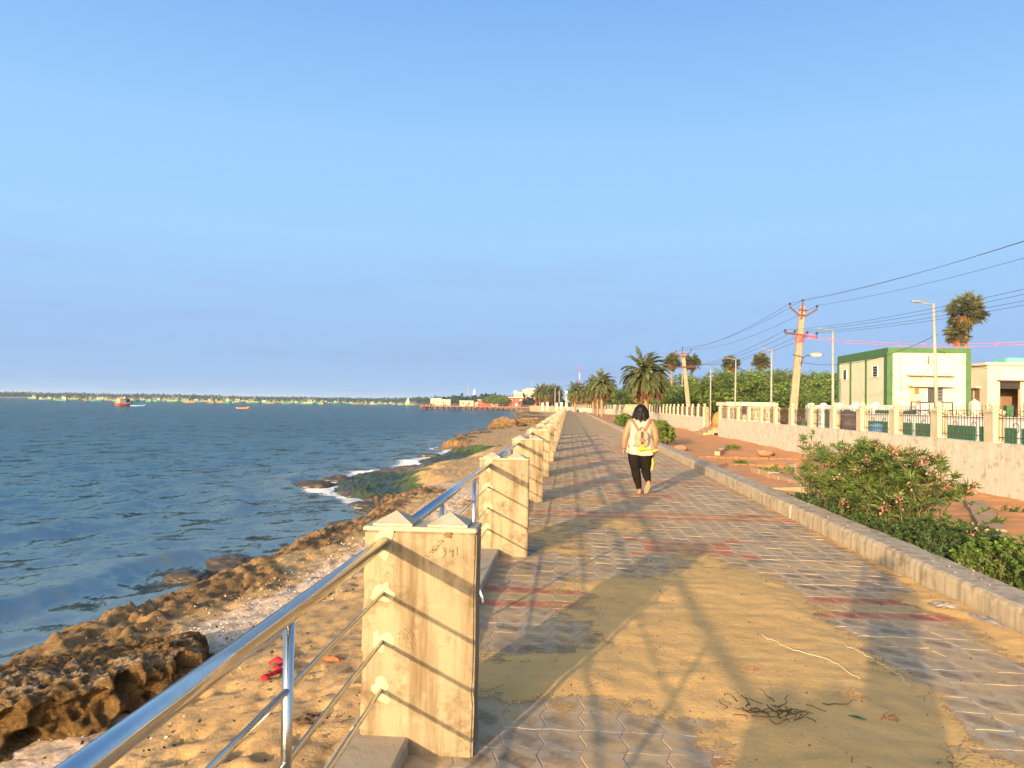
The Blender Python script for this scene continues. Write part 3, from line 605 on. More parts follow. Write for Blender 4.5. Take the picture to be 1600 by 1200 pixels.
for r in range(r_lo, r_hi):
    for c in range(NC):
        x, y = X0 + (c + 0.5) * PX, (r + 0.5) * PY; k = paver_kind(r, c); dz = -abs(prs.gauss(0, 0.0016)); tx, ty = prs.gauss(0, 0.006), prs.gauss(0, 0.006)
        if (r, c) in top300:
            o = link('paver', pmesh[k], pave, (x, y, dz)); o.rotation_euler = (tx, ty, 0)
        else: rest[k].add([(x + v[0], y + v[1], v[2] + dz + v[1] * tx - v[0] * ty) for v in PV], PF)
for k, m_ in rest.items(): tag(m_.build('paver_field', M['paver_' + k], pave), kind='stuff')
mb = MB(); mb.add([(-0.70, 45.85, -0.008), (3.26, 45.85, -0.008), (3.26, 214, -0.008), (-0.70, 214, -0.008)], [(0, 1, 2, 3)]); mb.build('paving_sheet', M['paver_sheet'], pave)
# wind-blown sand lying over the pavers
def make_drift():
    xs = np.arange(-0.70, 3.26, 0.034); ys = np.arange(-2, 40, 0.05); X, Y = np.meshgrid(xs, ys)
    g = lambda x, y, sx, sy, a=0.0: np.exp(-((((X - x) * math.cos(a) + (Y - y) * math.sin(a)) / sx) ** 2 + ((-(X - x) * math.sin(a) + (Y - y) * math.cos(a)) / sy) ** 2))
    m = 1.25 * g(1.25, 4.6, 0.85, 2.6, 0.06) + 1.0 * g(1.55, 7.2, 0.55, 1.6, 0.0) + 1.0 * g(-0.1, 4.75, 0.55, 0.52, -0.3) + 0.6 * g(0.6, 5.6, 0.5, 0.6) + 0.75 * g(3.2, 5.9, 0.35, 2.2) + 0.6 * g(3.0, 7.0, 0.5, 0.4) + 0.5 * g(0.6, 7.1, 0.7, 0.35)
    m += 0.55 * g(-0.2, 9.9, 0.5, 0.9) + 0.7 * g(0.75, 11.0, 0.45, 0.8, 0.3) + 0.5 * g(0.2, 13.5, 0.7, 0.9) + 0.45 * g(0.1, 8.6, 0.4, 0.5) + 0.4 * g(0.3, 16.5, 0.8, 1.1) + 0.4 * g(0.2, 20, 0.8, 1.3) + 0.5 * g(3.22, 12, 0.12, 9) + 0.45 * g(0.3, 24, 0.9, 1.4) + 0.55 * g(2.6, 30, 1.1, 2.0)
    m -= 0.9 * g(2.45, 4.9, 0.42, 1.5, 0.05) + 0.8 * g(0.0, 3.75, 0.75, 0.38) + 0.5 * g(2.3, 8.8, 0.7, 1.5)
    n = fbm(X * 1.4, Y * 1.1, o=5, s=31, g=0.6); n2 = fbm(X * 9, Y * 7, o=3, s=32)
    lift = m - 0.27 + 0.50 * n + 0.20 * n2
    h = -0.016 + 0.015 * np.tanh(np.clip(lift, -1, 2) * 1.3) + 0.020 * sstep(0.15, 1.1, lift) + 0.006 * fbm(X * 4 + Y * 2, Y * 12, o=3, s=36) * sstep(0, 0.2, lift) + 0.0055 * fbm(X * 13, Y * 11, o=3, s=37)
    h = h + 0.016
    h = np.clip(h - 0.0045, -0.022, 0.06); h[:, 0] = -0.02; h[:, -1] = np.minimum(h[:, -1], 0.03); h[0] = -0.02; h[-1] = -0.02
    dm = np_mesh('drift_sand', np.stack([X, Y, np.maximum(h, -0.001) + 0.0014], -1).reshape(-1, 3), grid_faces(len(ys), len(xs)), M['drift']); attr(dm, 'cover', np.clip(sstep(-0.017, 0.014, h), 0, 1.4) + 0.5 * sstep(0.006, 0.016, h) - 0.6 * (h < -0.0195))
    return tag(link('drift_sand', dm), 'tan wind blown sand drifted over the paving', 'sand', kind='stuff')
make_drift()

# ---- kerb on the land side: low rounded concrete upstand, cast in lengths
kerb = empty('kerb', (0, 0, 0)); tag(kerb, kind='structure')
def kerb_len(y0, y1, jit, lean):
    ny = max(2, int((y1 - y0) / 0.12) + 1) if y1 < 40 else 3; ys = np.linspace(y0, y1, ny)
    prof = [(3.255, -0.12), (3.262, 0.155), (3.272, 0.185), (3.30, 0.20), (3.58, 0.205), (3.605, 0.19), (3.615, 0.16), (3.62, -0.12)]
    V = []
    for y in ys:
        for i, (x, z) in enumerate(prof):
            w = 0.007 * float(fbm(np.array([y * 2.3 + i]), np.array([i * 1.7]), o=3, s=3)[0]); V.append((x + w + jit + (lean if z > 0 else 0), y, z + (w * 0.9 if z > 0 else 0)))
    F = [(a * 8 + i, a * 8 + i + 1, (a + 1) * 8 + i + 1, (a + 1) * 8 + i) for a in range(ny - 1) for i in range(7)] + [tuple(range(7, -1, -1)), tuple((ny - 1) * 8 + i for i in range(8))]
    o = MB().add(V, [f[::-1] for f in F]).build('kerb_length', M['kerb'], kerb); return o
y = -6.0
while y < 212:
    l = random.choice((8.6, 9.4, 7.7)) if y < 40 else 14.0
    kerb_len(y, min(y + l - 0.006, 214), random.gauss(0, 0.003), random.gauss(0, 0.002)); y += l

# ---- land: garden soil beside the promenade and everything behind it
def make_ground():
    xs = [3.45]
    while xs[-1] < 1500: xs.append(xs[-1] + (0.09 if xs[-1] < 9 else max(0.3, (xs[-1] - 8) * 0.16)))
    ys = [-60.0]
    while ys[-1] < 3500: ys.append(ys[-1] + (4 if ys[-1] < 0 else 0.09 if ys[-1] < 28 else max(0.09, (ys[-1] - 26) * 0.05)))
    X, Y = np.meshgrid(np.array(xs), np.array(ys)); fn = sstep(12, 8, X)
    h = -0.03 + fn * (0.07 * fbm(X * 0.6, Y * 0.5, o=4, s=60) + 0.022 * fbm(X * 5, Y * 4, o=3, s=61)) - 0.10 * np.exp(-((X - 6) / 1.6) ** 2) * fn + 0.06 * np.exp(-((X - 8.3) / 0.35) ** 2) * (0.6 + fbm(Y * 1.1, X * 0 + 2, o=3, s=66))
    h = np.where(X < 3.65, np.minimum(h, 0.0), h)
    return tag(link('ground', np_mesh('ground', np.stack([X, Y, h], -1).reshape(-1, 3), grid_faces(len(ys), len(xs)), M['soil'])), kind='structure')
make_ground()
# far shore of the bay, closing the view to the left
def make_far_shore():
    edge = [(3.4, 216), (-9, 250), (-14, 300), (-24, 430), (-60, 560), (-120, 800), (-215, 1150), (-330, 1500), (-640, 1560), (-1150, 1500), (-1700, 1400), (-2600, 1200), (-4200, 800)]
    E = np.array(edge, float); seg = np.concatenate([[0], np.cumsum(np.hypot(*np.diff(E, axis=0).T))]); S = np.linspace(0, seg[-1], 240)
    ex, ey = np.interp(S, seg, E[:, 0]), np.interp(S, seg, E[:, 1])
    rows = []
    for k, (dx, dy, z) in enumerate([(0, 0, -2.6), (0.6, 1.5, -1.1), (3, 8, -0.55), (40, 60, -0.35), (900, 1900, -0.3)]):
        rows.append(np.stack([ex + dx * (1 if k < 4 else 0.2), ey + dy, np.full_like(ex, z)], -1))
    V = np.concatenate(rows); return tag(link('far_shore', np_mesh('far_shore', V, grid_faces(len(rows), len(S))[:, ::-1], M['land'])), kind='structure')
make_far_shore()
# ------------------------------------------------------------------ sea railing: plinth, pillars, rails
plinth = MB()
for i in range(46):
    y0 = -5.85 + i * 4.78; plinth.bbox(-1.0, -0.705, y0, y0 + 4.772, -1.3, 0.08 + random.gauss(0, 0.004), 0.012)
o = tag(plinth.build('railing_plinth', M['plinth']), 'low grey concrete plinth running under the steel sea railing', 'plinth')
PIT = 4.78; P0 = 3.64        # pitch of the pillars, front of the nearest one
def blob_disc(mb, x, z, r, y, seed, n=18, th=0.004):
    g = random.Random(seed); ph = [g.uniform(0, 6.28) for _ in range(4)]; rim = []
    for k in range(n):
        a = 2 * math.pi * k / n; q = 1 + 0.22 * math.sin(2 * a + ph[0]) + 0.16 * math.sin(3 * a + ph[1]) + 0.12 * math.sin(5 * a + ph[2]) + 0.10 * g.uniform(-1, 1); rim.append((x + r * q * math.cos(a), z + r * q * 1.15 * math.sin(a)))
    vs = [(x, y - th, z)] + [(x + (p - x) * 0.75, y - th * 0.8, z + (q - z) * 0.75) for p, q in rim] + [(p, y + 0.001, q) for p, q in rim]
    fs = [(0, 1 + (k + 1) % n, 1 + k) for k in range(n)] + [(1 + k, 1 + (k + 1) % n, 1 + n + (k + 1) % n, 1 + n + k) for k in range(n)]
    mb.add(vs, [f[::-1] for f in fs])
def make_pillar():
    root = empty('rail_pillar')
    bm = bmesh.new(); bmesh.ops.create_cube(bm, size=1.0)
    for v in bm.verts: v.co = Vector((v.co.x * 0.52 - 0.67, v.co.y * 0.20 + 0.10, v.co.z * 1.05 + 0.485))
    bmesh.ops.bevel(bm, geom=[e for e in bm.edges], offset=0.009, segments=2, affect='EDGES')
    bmesh.ops.subdivide_edges(bm, edges=[e for e in bm.edges if e.calc_length() > 0.15], cuts=22, use_grid_fill=True)
    P = np.array([v.co[:] for v in bm.verts]); n1 = fbm(P[:, 0] * 4, P[:, 1] * 4, P[:, 2] * 4, o=3, s=4); n2 = fbm(P[:, 0] * 14, P[:, 1] * 14, P[:, 2] * 14, o=3, s=6)
    ex = np.minimum(np.abs(P[:, 0] + 0.93), np.abs(P[:, 0] + 0.41)); ey = np.minimum(np.abs(P[:, 1]), np.abs(P[:, 1] - 0.2)); ed = np.maximum(ex, ey); chip = sstep(0.035, 0.0, ed) * sstep(0.10, 0.42, n2) * 0.016
    cx = np.sign(P[:, 0] + 0.67); cy = np.sign(P[:, 1] - 0.1)
    for v, a, b, q, r in zip(bm.verts, n1, chip, cx, cy): v.co.x += a * 0.004 - q * b; v.co.y += a * 0.004 - r * b
    me = bpy.data.meshes.new('body'); bm.to_mesh(me); bm.free(); me.materials.append(M['pillar']); link('body', me, root)
    mb = MB(); mb.bbox(-0.934, -0.406, -0.007, 0.207, 1.011, 1.030, 0.006); mb.build('cap', M['pillar_cap'], root)
    for cx in (-0.80, -0.545):
        mb = MB(); b = 0.092; h = 0.060; z0 = 1.0305
        mb.add([(cx - b, 0.10 - b, z0), (cx + b, 0.10 - b, z0), (cx + b, 0.10 + b, z0), (cx - b, 0.10 + b, z0), (cx - b, 0.10 - b, z0 + 0.012), (cx + b, 0.10 - b, z0 + 0.012), (cx + b, 0.10 + b, z0 + 0.012), (cx - b, 0.10 + b, z0 + 0.012),
                (cx - 0.085, 0.015, z0 + 0.014), (cx + 0.085, 0.015, z0 + 0.014), (cx + 0.085, 0.185, z0 + 0.014), (cx - 0.085, 0.185, z0 + 0.014), (cx, 0.10, z0 + h)],
               [(0, 1, 5, 4), (1, 2, 6, 5), (2, 3, 7, 6), (3, 0, 4, 7), (4, 5, 9, 8), (5, 6, 10, 9), (6, 7, 11, 10), (7, 4, 8, 11), (8, 9, 12), (9, 10, 12), (10, 11, 12), (11, 8, 12)])
        mb.build('pyramid_top', M['pillar_cap'], root)
    for k, z in enumerate((0.725, 0.505, 0.285, 0.955)):
        mb = MB(); blob_disc(mb, -0.835, z, 0.044 if k < 3 else 0.05, -0.003, k + 3); mb.build('plaster_patch', M['plaster'], root)
    return root
def make_railing():
    root = empty('steel_railing'); y0, y1 = 0.195, PIT + 0.01
    mb = MB(); mb.tube([(-0.835, y0, 0.955), (-0.835, y1, 0.955)], 0.029, 20); mb.build('top_rail', M['steel'], root)
    for z in (0.725, 0.505, 0.285):
        mb = MB(); mb.tube([(-0.835, y0, z), (-0.835, y1, z)], 0.0105, 10); mb.build('lower_rail', M['steel'], root)
    for yy in (1.68, 3.53):
        mb = MB(); mb.tube([(-0.835, yy, 0.07), (-0.835, yy, 0.94)], 0.0165, 14); mb.tube([(-0.835, yy, 0.072), (-0.835, yy, 0.083)], 0.042, 14); mb.build('post', M['steel'], root)
    return root
proto_p, proto_r = make_pillar(), make_railing()
names = ['nearest cream pillar of the sea railing, pencilled numerals under its right pyramid', 'second cream pillar of the sea railing, beyond the numbered one', 'third cream pillar of the sea railing', 'fourth cream pillar of the sea railing']
rnames = ['steel railing in the foreground ending at the nearest pillar', 'steel railing between the nearest and second cream pillars', 'steel railing between the second and third cream pillars', 'steel railing between the third and fourth cream pillars']
for i in range(-2, 44):
    y = P0 + i * PIT
    p = proto_p if i == -2 else copy_tree(proto_p); r = proto_r if i == -2 else copy_tree(proto_r)
    p.location = (random.gauss(0, 0.004) if i > 0 else 0, y, 0); r.location = (0, y, 0)
    if i > 0: p.rotation_euler.z = random.gauss(0, 0.006)
    if i < 0: lp = 'cream rail pillar behind the viewer beside the promenade'
    else: lp = names[i] if i < 4 else 'weathered cream twin-topped pillar in the far run of the sea railing'
    lr = rnames[i + 1] if -1 <= i < 3 else ('steel railing run behind the viewer' if i < -1 else 'steel railing bay in the far run of pillars')
    tag(p, lp, 'pillar', 'cream pillars of the sea railing'); tag(r, lr, 'railing', 'steel rails between the pillars')
# marks on the nearest pillar: pencilled numerals, rust blotches, a broken corner
near_p = [o for o in COL.objects if o.name.startswith('rail_pillar') and abs(o.location.y - P0) < 0.01][0]
mb = MB(); Y_ = -0.0052
def stroke(pts, r=0.0011): mb.tube([(x, Y_, z) for x, z in pts], r, 5)
bx, bz = -0.553, 0.925
stroke([(bx - 0.012, bz + 0.012), (bx + 0.001, bz + 0.014), (bx + 0.002, bz + 0.004), (bx - 0.006, bz), (bx + 0.003, bz - 0.004), (bx + 0.001, bz - 0.016), (bx - 0.008, bz - 0.030)])
stroke([(bx + 0.022, bz + 0.014), (bx + 0.020, bz - 0.006), (bx + 0.026, bz + 0.002), (bx + 0.036, bz - 0.002)]); stroke([(bx + 0.036, bz + 0.010), (bx + 0.035, bz - 0.026)]); stroke([(bx + 0.055, bz + 0.022), (bx + 0.057, bz - 0.018)])
mb.build('numerals', M['ink'], near_p)
for k, (x, z, r) in enumerate([(-0.536, 1.0, 0.013), (-0.545, 0.995, 0.009)]):
    mb = MB(); blob_disc(mb, x, z, r, -0.0125 if z > 1.012 else -0.0045, k + 40, th=0.001); mb.build('chipped_spot', M['rust'], near_p)
g = random.Random(8); mb = MB()
for cx, cz, n, sx, sz, sl in ((-0.60, 0.935, 90, 0.014, 0.026, 0.75), (-0.715, 0.545, 90, 0.020, 0.026, 0.0), (-0.80, 0.80, 40, 0.018, 0.036, 0.0), (-0.70, 0.47, 18, 0.012, 0.03, 0)):
    for _ in range(n):
        dz = g.gauss(0, sz); blob_disc(mb, cx + g.gauss(0, sx) + sl * dz, cz + dz, g.uniform(0.0007, 0.0023), -0.0042, g.randint(0, 9999), 6, 0.0006)
tag(mb.build('rust_specks', M['rust'], near_p), kind='stuff')
# white plastic pipe end poking out of the plinth
mb = MB(); mb.tube([(-0.80, 6.62, 0.092), (-0.745, 6.58, 0.098), (-0.70, 6.50, 0.088), (-0.665, 6.41, 0.045), (-0.655, 6.37, 0.016)], 0.011, 8)
tag(mb.build('pipe_end', M['white_plain']), 'short white plastic pipe bent over the plinth edge beyond the nearest pillar', 'pipe')
# ------------------------------------------------------------------ compound wall with posts and grilles
WX = 8.6; WP = 2.43; WY0 = 16.87
def make_post_parts(root, y, big=True):
    """a post on the wall: shaft > cap, finial ball"""
    pass
def mesh_post():
    mb = MB(); mb.box(-0.11, 0.11, -0.18, 0.18, 0.0, 0.62); mb.box(-0.13, 0.13, -0.20, 0.20, 0.62, 0.65); mb.box(-0.12, 0.12, -0.19, 0.19, 0.585, 0.60); return mb.mesh('post', M['postc'])
def mesh_cap():
    mb = MB(); b, c = (0.12, 0.19), (0.035, 0.05); z0, z1 = 0.651, 0.72
    mb.add([(-b[0], -b[1], z0), (b[0], -b[1], z0), (b[0], b[1], z0), (-b[0], b[1], z0), (-c[0], -c[1], z1), (c[0], -c[1], z1), (c[0], c[1], z1), (-c[0], c[1], z1)], [(0, 1, 5, 4), (1, 2, 6, 5), (2, 3, 7, 6), (3, 0, 4, 7), (4, 5, 6, 7)])
    mb.ellipsoid((0, 0, 0.785), 0.088, 0.088, 0.08, 12, 8); return mb.mesh('finial', M['postc'])
def mesh_grille(L):
    mb = MB(); y0, y1 = 0.19, L - 0.19
    for z in (0.12, 0.50): mb.tube([(0, y0 - 0.02, z), (0, y1 + 0.02, z)], 0.009, 5, smooth=False)
    n = int((y1 - y0) / 0.125)
    for k in range(n + 1):
        y = y0 + (y1 - y0) * k / n; top = 0.60 + 0.035 * abs(math.cos(k * math.pi / 4)); mb.tube([(0, y, 0.03), (0, y, top)], [0.0085, 0.0075], 5, smooth=False); mb.tube([(0, y, top), (0, y, top + 0.045)], [0.014, 0.001], 5, smooth=False)
    pts = [(0, y0 + (y1 - y0) * k / 24, 0.56 + 0.03 * math.cos(k * math.pi / 2)) for k in range(25)]; mb.tube(pts, 0.007, 5, smooth=False)
    for q in (0.3, 0.7):
        yc = y0 + (y1 - y0) * q
        mb.tube([(0, yc + 0.10 * math.cos(a * math.pi / 6), 0.31 + 0.10 * math.sin(a * math.pi / 6)) for a in range(13)], 0.0075, 5, smooth=False)
    return mb.mesh('grille', M['iron'])
pm, cm, gm = mesh_post(), mesh_cap(), mesh_grille(WP)
def wall_run(label, x0, y0, rz, n, top=0.98, x_off=0.0, grilles=True, base=-0.35, open_end=False):
    """n bays of WP starting at (x0,y0) running along the local +Y"""
    root = empty('compound_wall', (x0, y0, 0), rz); tag(root, label, 'wall', 'compound wall lengths')
    mb = MB(); L_ = n * WP
    ny = max(2, int(L_ / 0.5)); prof = [(-0.115, base), (-0.11, top), (0.11, top), (0.115, base)]; V = []
    for a in range(ny + 1):
        y = -0.2 + (L_ + 0.4) * a / ny
        for i, (x, z) in enumerate(prof): V.append((x + 0.008 * float(vnoise(np.array([y * 0.8 + i]), np.array([i * 2.1 + n]), s=5)[0]), y, z + (0.012 * float(vnoise(np.array([y * 0.7]), np.array([n + 0.5]), s=6)[0]) if z > 0 else 0)))
    F = [(a * 4 + i, a * 4 + i + 1, a * 4 + i + 5, a * 4 + i + 4) for a in range(ny) for i in range(3)] + [(3, 2, 1, 0), tuple(ny * 4 + i for i in range(4))]
    mb.add(V, [f[::-1] for f in F]); mb.build('solid_wall', M['wallc'], root)
    for k in range(n + 1):
        p = link('post', pm, root, (0, k * WP, top - 0.012)); link('finial', cm, p)
        if grilles and k < n: link('grille', gm, root, (0, k * WP, top))
    return root
wall_run('plastered compound wall with cream ball-topped posts beside the green trimmed building', WX, WY0 - 2 * WP, 0, 14)
wall_run('compound wall beyond the gate gap, its close row of cream posts running to the palms', WX, 51.4, 0, 42)
wall_run('far end of the compound wall, turning across the head of the promenade', WX, 51.4 + 42 * WP + 0.5, R(10), 18)
# gap: steps, gate post and the orange stone
mb = MB(); mb.box(WX - 0.75, WX - 0.12, 47.4, 50.6, -0.3, 0.12); mb.box(WX - 0.45, WX + 1.2, 47.4, 50.6, 0.121, 0.26); mb.box(WX - 0.2, WX + 1.2, 47.4, 50.6, 0.261, 0.40)
tag(mb.build('gate_steps', M['edging']), 'low concrete steps in the gap of the compound wall', 'steps')
mb = MB(); mb.bbox(WX - 0.12, WX + 0.12, 50.45, 50.7, 0.0, 1.62, 0.01); tag(mb.build('gate_post', M['pillar']), 'plain brown-cream gate post at the far side of the wall gap', 'post')
mb = MB(); mb.loft([[(0.34 * s_ * math.cos(k * math.pi / 6), 0.22 * s_ * math.sin(k * math.pi / 6), z_) for k in range(12)] for s_, z_ in ((1.0, 0), (1.02, 0.25), (0.95, 0.5), (0.72, 0.72), (0.35, 0.84), (0.05, 0.87))])
mb.box(-0.42, 0.42, -0.28, 0.28, -0.05, -0.001)
tag(mb.build('painted_stone', M['orange'], None, (WX + 0.55, 49.9, 0.45)), 'rounded bright orange stone on the steps in the wall gap', 'stone')

# ------------------------------------------------------------------ poles, lamps, wires
def insulator(mb_, p, h=0.16):
    x, y, z = p; mb_.tube([(x, y, z), (x, y, z + h * 0.5)], 0.018, 6); mb_.tube([(x, y, z + h * 0.45), (x, y, z + h * 0.62), (x, y, z + h * 0.7), (x, y, z + h)], [0.05, 0.075, 0.05, 0.055], 8)
def util_pole(base, top, label, lamp):
    root = empty('utility_pole', base); tag(root, label, 'pole', 'leaning concrete utility poles'); b = Vector(base); T = Vector(top) - b; H = T.length
    q = Vector((0, 0, 1)).rotation_difference(T.normalized()).to_matrix().to_4x4()
    mb = MB(); rings = []
    for z, wx, wy in ((0, 0.19, 0.12), (H * 0.5, 0.165, 0.105), (H, 0.13, 0.085)):
        rings.append([q @ Vector(p) for p in ((-wx + .03, -wy, z), (wx - .03, -wy, z), (wx, -wy + .03, z), (wx, wy - .03, z), (wx - .03, wy, z), (-wx + .03, wy, z), (-wx, wy - .03, z), (-wx, -wy + .03, z))])
    mb.loft(rings, True, False); mb.build('shaft', M['pole'], root)
    P = lambda x, z: tuple(q @ Vector((x, -0.14, z)))
    mb = MB(); mb.tube([P(-0.62, H - 0.08), P(-0.18, H - 0.42), P(0.18, H - 0.42), P(0.62, H - 0.08)], 0.04, 6, smooth=False); mb.tube([P(-0.05, H - 0.6), P(-0.05, H + 0.16)], 0.04, 6, smooth=False); mb.tube([P(-0.2, H - 0.16), P(0.2, H - 0.18)], 0.025, 6, smooth=False); mb.build('vee_bracket', M['ironred'], root)
    mb = MB(); z2 = H - 1.33; mb.tube([P(-0.75, z2 + 0.03), P(0.75, z2 - 0.06)], 0.045, 6, smooth=False); mb.build('cross_arm', M['ironred'], root)
    att = []
    for (x, z) in ((-0.62, H - 0.06), (-0.05, H + 0.15), (0.62, H - 0.06)):
        mb = MB(); insulator(mb, P(x, z)); mb.build('insulator', M['insul'], root); att.append(b + Vector(P(x, z + 0.15)))
    for x in (-0.72, -0.28, 0.28, 0.72):
        mb = MB(); insulator(mb, P(x, z2 + 0.02)); mb.build('insulator', M['insul'], root); att.append(b + Vector(P(x, z2 + 0.15)))
    if lamp:
        z = H - 2.3; mb = MB(); mb.tube([P(0.12, z - 0.45), P(0.18, z - 0.1), P(0.32, z + 0.03), P(0.5, z + 0.06)], 0.022, 6); mb.tube([P(-0.3, z + 0.02), P(0.2, z - 0.06)], 0.015, 6); mb.build('lamp_arm', M['iron'], root)
        mb = MB(); c = Vector(P(0.78, z + 0.12)); mb.ellipsoid(c, 0.32, 0.14, 0.10, 12, 8); lm = mb.build('lamp_head', M['galv'], root)
        mb = MB(); mb.ellipsoid(c + Vector((0, -0.03, -0.045)), 0.26, 0.13, 0.075, 12, 8); mb.build('lens', M['lens'], lm)
    return att
A1 = util_pole((10.28, 38.0, 0.0), (10.80, 38.0, 6.36), 'leaning concrete utility pole with a street lamp beside the green trimmed building', True)
A2 = util_pole((10.05, 67.0, 0.0), (9.38, 67.0, 6.2), 'concrete utility pole leaning left in front of the tree line', False)
def lamp_post(x, y, top, lean, label):
    root = empty('lamp_post', (x, y, 0)); tag(root, label, 'lamp post', 'grey lamp posts behind the compound wall')
    mb = MB(); mb.tube([(-lean * 0, 0, 0), (lean * 0.5, 0, top * 0.5), (lean, 0, top)], [0.075, 0.06, 0.045], 10); mb.tube([(0, 0, 0), (0, 0, 0.45)], 0.09, 10); mb.build('shaft', M['galv'], root)
    mb = MB(); mb.tube([(lean, 0, top - 0.06), (lean - 0.25, -0.02, top + 0.0), (lean - 0.48, -0.03, top + 0.03)], 0.025, 6); mb.build('arm', M['galv'], root)
    mb = MB(); mb.loft([[(lean - 0.38 - u * 0.36, -0.03 + s_ * w, top + 0.02 + u * 0.03 + h) for s_, h in ((-1, 0), (1, 0), (1, 0.05), (-1, 0.05))] for u, w in ((0, 0.04), (0.25, 0.07), (0.85, 0.07), (1.0, 0.04))], True, False); mb.build('lamp_head', M['lamp'], root)
ll = ['nearest grey lamp post, standing before the green trimmed building', 'second grey lamp post, just left of the green trimmed building', 'third grey lamp post, right of the leaning pole row in front of the trees', 'fourth grey lamp post before the trees', 'fifth grey lamp post behind the end of the near wall']
for i, (y, top, ln) in enumerate([(28.1, 5.26, -0.16), (38.9, 5.36, -0.03), (50.5, 5.24, 0.0), (61.3, 5.27, 0.03), (71.7, 5.13, -0.02), (89.6, 5.5, 0.0), (109.9, 5.1, 0.03), (136, 5.4, 0.0), (165, 5.4, 0.0)]):
    lamp_post(12.5, y, top, ln, ll[i] if i < 5 else 'small distant grey lamp post rising behind the far compound wall')
def wire(p, q, sag, name, label, group, r=0.011, mat='wire', n=16):
    p, q = Vector(p), Vector(q); mb_ = MB(); mb_.tube([p.lerp(q, t / n) - Vector((0, 0, 4 * sag * (t / n) * (1 - t / n))) for t in range(n + 1)], r, 5); return tag(mb_.build(name, M[mat]), label, 'wire', group)
# next pole stands out of frame to the right, nearer the viewer
E_ = [(12.0, 12.2, 6.1 + 0.0), (12.6, 12.2, 6.3), (13.2, 12.2, 6.05), (11.9, 12.2, 4.85), (12.3, 12.2, 4.82), (12.9, 12.2, 4.78), (13.3, 12.2, 4.75)]
for k in range(7):
    nm_ = ['left insulator of the top bracket', 'peak insulator of the top bracket', 'right insulator of the top bracket', 'leftmost insulator of the cross arm', 'second insulator of the cross arm', 'third insulator of the cross arm', 'rightmost insulator of the cross arm'][k]
    wire(A1[k], E_[k], 0.35, 'power_line', 'black power line to the right edge from the ' + nm_, 'power lines to the right', 0.006)
    wire(A2[k], A1[k], 0.5, 'power_line', 'black power line between the two poles from the ' + nm_, 'power lines between the poles', 0.008)
wire((12.47, 28.1, 4.2), (10.6, 38.0, 3.8), 0.5, 'service_cable', 'thin cable drooping from the nearest lamp post to the leaning pole', None, 0.010)
wire((16.3, 41.9, 3.6), (12.4, 28.1, 3.35), 0.75, 'service_cable', 'thin cable sagging in front of the green trimmed building', None, 0.009)
wire((12.42, 28.1, 3.7), (26.0, 50.0, 4.2), 0.25, 'service_cable', 'thin cable from the nearest lamp post to the cream building', None, 0.010)
# pink bunting tape tied round the leaning pole
mb = MB(); pts = [(10.72, 37.86, 5.0), (11.6, 35.6, 4.62), (12.55, 33.2, 4.33), (13.6, 30.8, 4.08), (14.9, 28.2, 3.96), (16.3, 25.6, 3.98)]
pp = []
for a, b in zip(pts[:-1], pts[1:]):
    for k in range(6): pp.append(tuple(Vector(a).lerp(Vector(b), k / 6)))
pp.append(pts[-1])
mb.tube(pp, 0.008, 5); mb.tube([(x, y, z - 0.10 - 0.01 * math.sin(i)) for i, (x, y, z) in enumerate(pp)], 0.008, 5)
for i in range(2, len(pp), 3): x, y, z = pp[i]; mb.tube([(x, y, z + 0.03), (x + 0.02, y, z - 0.12)], 0.016, 5)
for k in range(5): mb.tube([(10.66 + 0.22 * math.cos(a * math.pi / 6), 37.98 + 0.17 * math.sin(a * math.pi / 6), 4.98 - 0.07 * k + 0.03 * math.sin(a + k)) for a in range(13)], 0.015, 5)
g = random.Random(2)
for k in range(7): mb.tube([(10.9 + k * 0.05, 37.7, 5.02 + g.uniform(-.03, .05)), (10.93 + k * 0.06, 37.68, 4.88 + g.uniform(-.05, .05)), (10.97 + k * 0.05, 37.7, 4.98 + g.uniform(-.05, .08))], 0.012, 5)
tag(mb.build('bunting_tape', M['tape']), 'pink tape knotted to the leaning pole and strung past the building', 'tape')

# ------------------------------------------------------------------ walls and fences inside the compound
def panel_wall(name, label, x, y0, y1, h, n, green, mat='white_plain', pz=(0.55, 1.22)):
    root = empty(name, (x, y0, 0)); tag(root, label, 'wall'); mb = MB(); mb.box(0, 0.18, 0, y1 - y0, -0.2, h); mb.box(-0.03, 0.21, 0, y1 - y0, h + 0.001, h + 0.06); mb.build('solid_wall', M[mat], root)
    for k in range(n):
        a = (k + 0.06) * (y1 - y0) / n; b = (k + 0.94) * (y1 - y0) / n
        if green: mb = MB(); mb.box(-0.03, -0.002, a, b, pz[0], pz[1]); mb.build('green_panel', M['green_sheet'], root)
    return root
panel_wall('panelled_wall', 'low white wall set with dark green panels behind the nearest grilles', 10.7, 14.0, 29.5, 1.42, 8, True)
w2 = panel_wall('boundary_wall', 'white boundary wall with round-topped piers behind the middle grilles', 13.4, 31.5, 46.0, 1.75, 5, True, pz=(0.3, 1.6))
for k in range(7):
    mb = MB(); y = k * 2.4; mb.bbox(-0.10, 0.28, y - 0.25, y + 0.25, 0, 1.82, 0.02); mb.ellipsoid((0.09, y, 1.83), 0.17, 0.22, 0.12, 12, 8); mb.build('pier', M['white_plain'], w2)
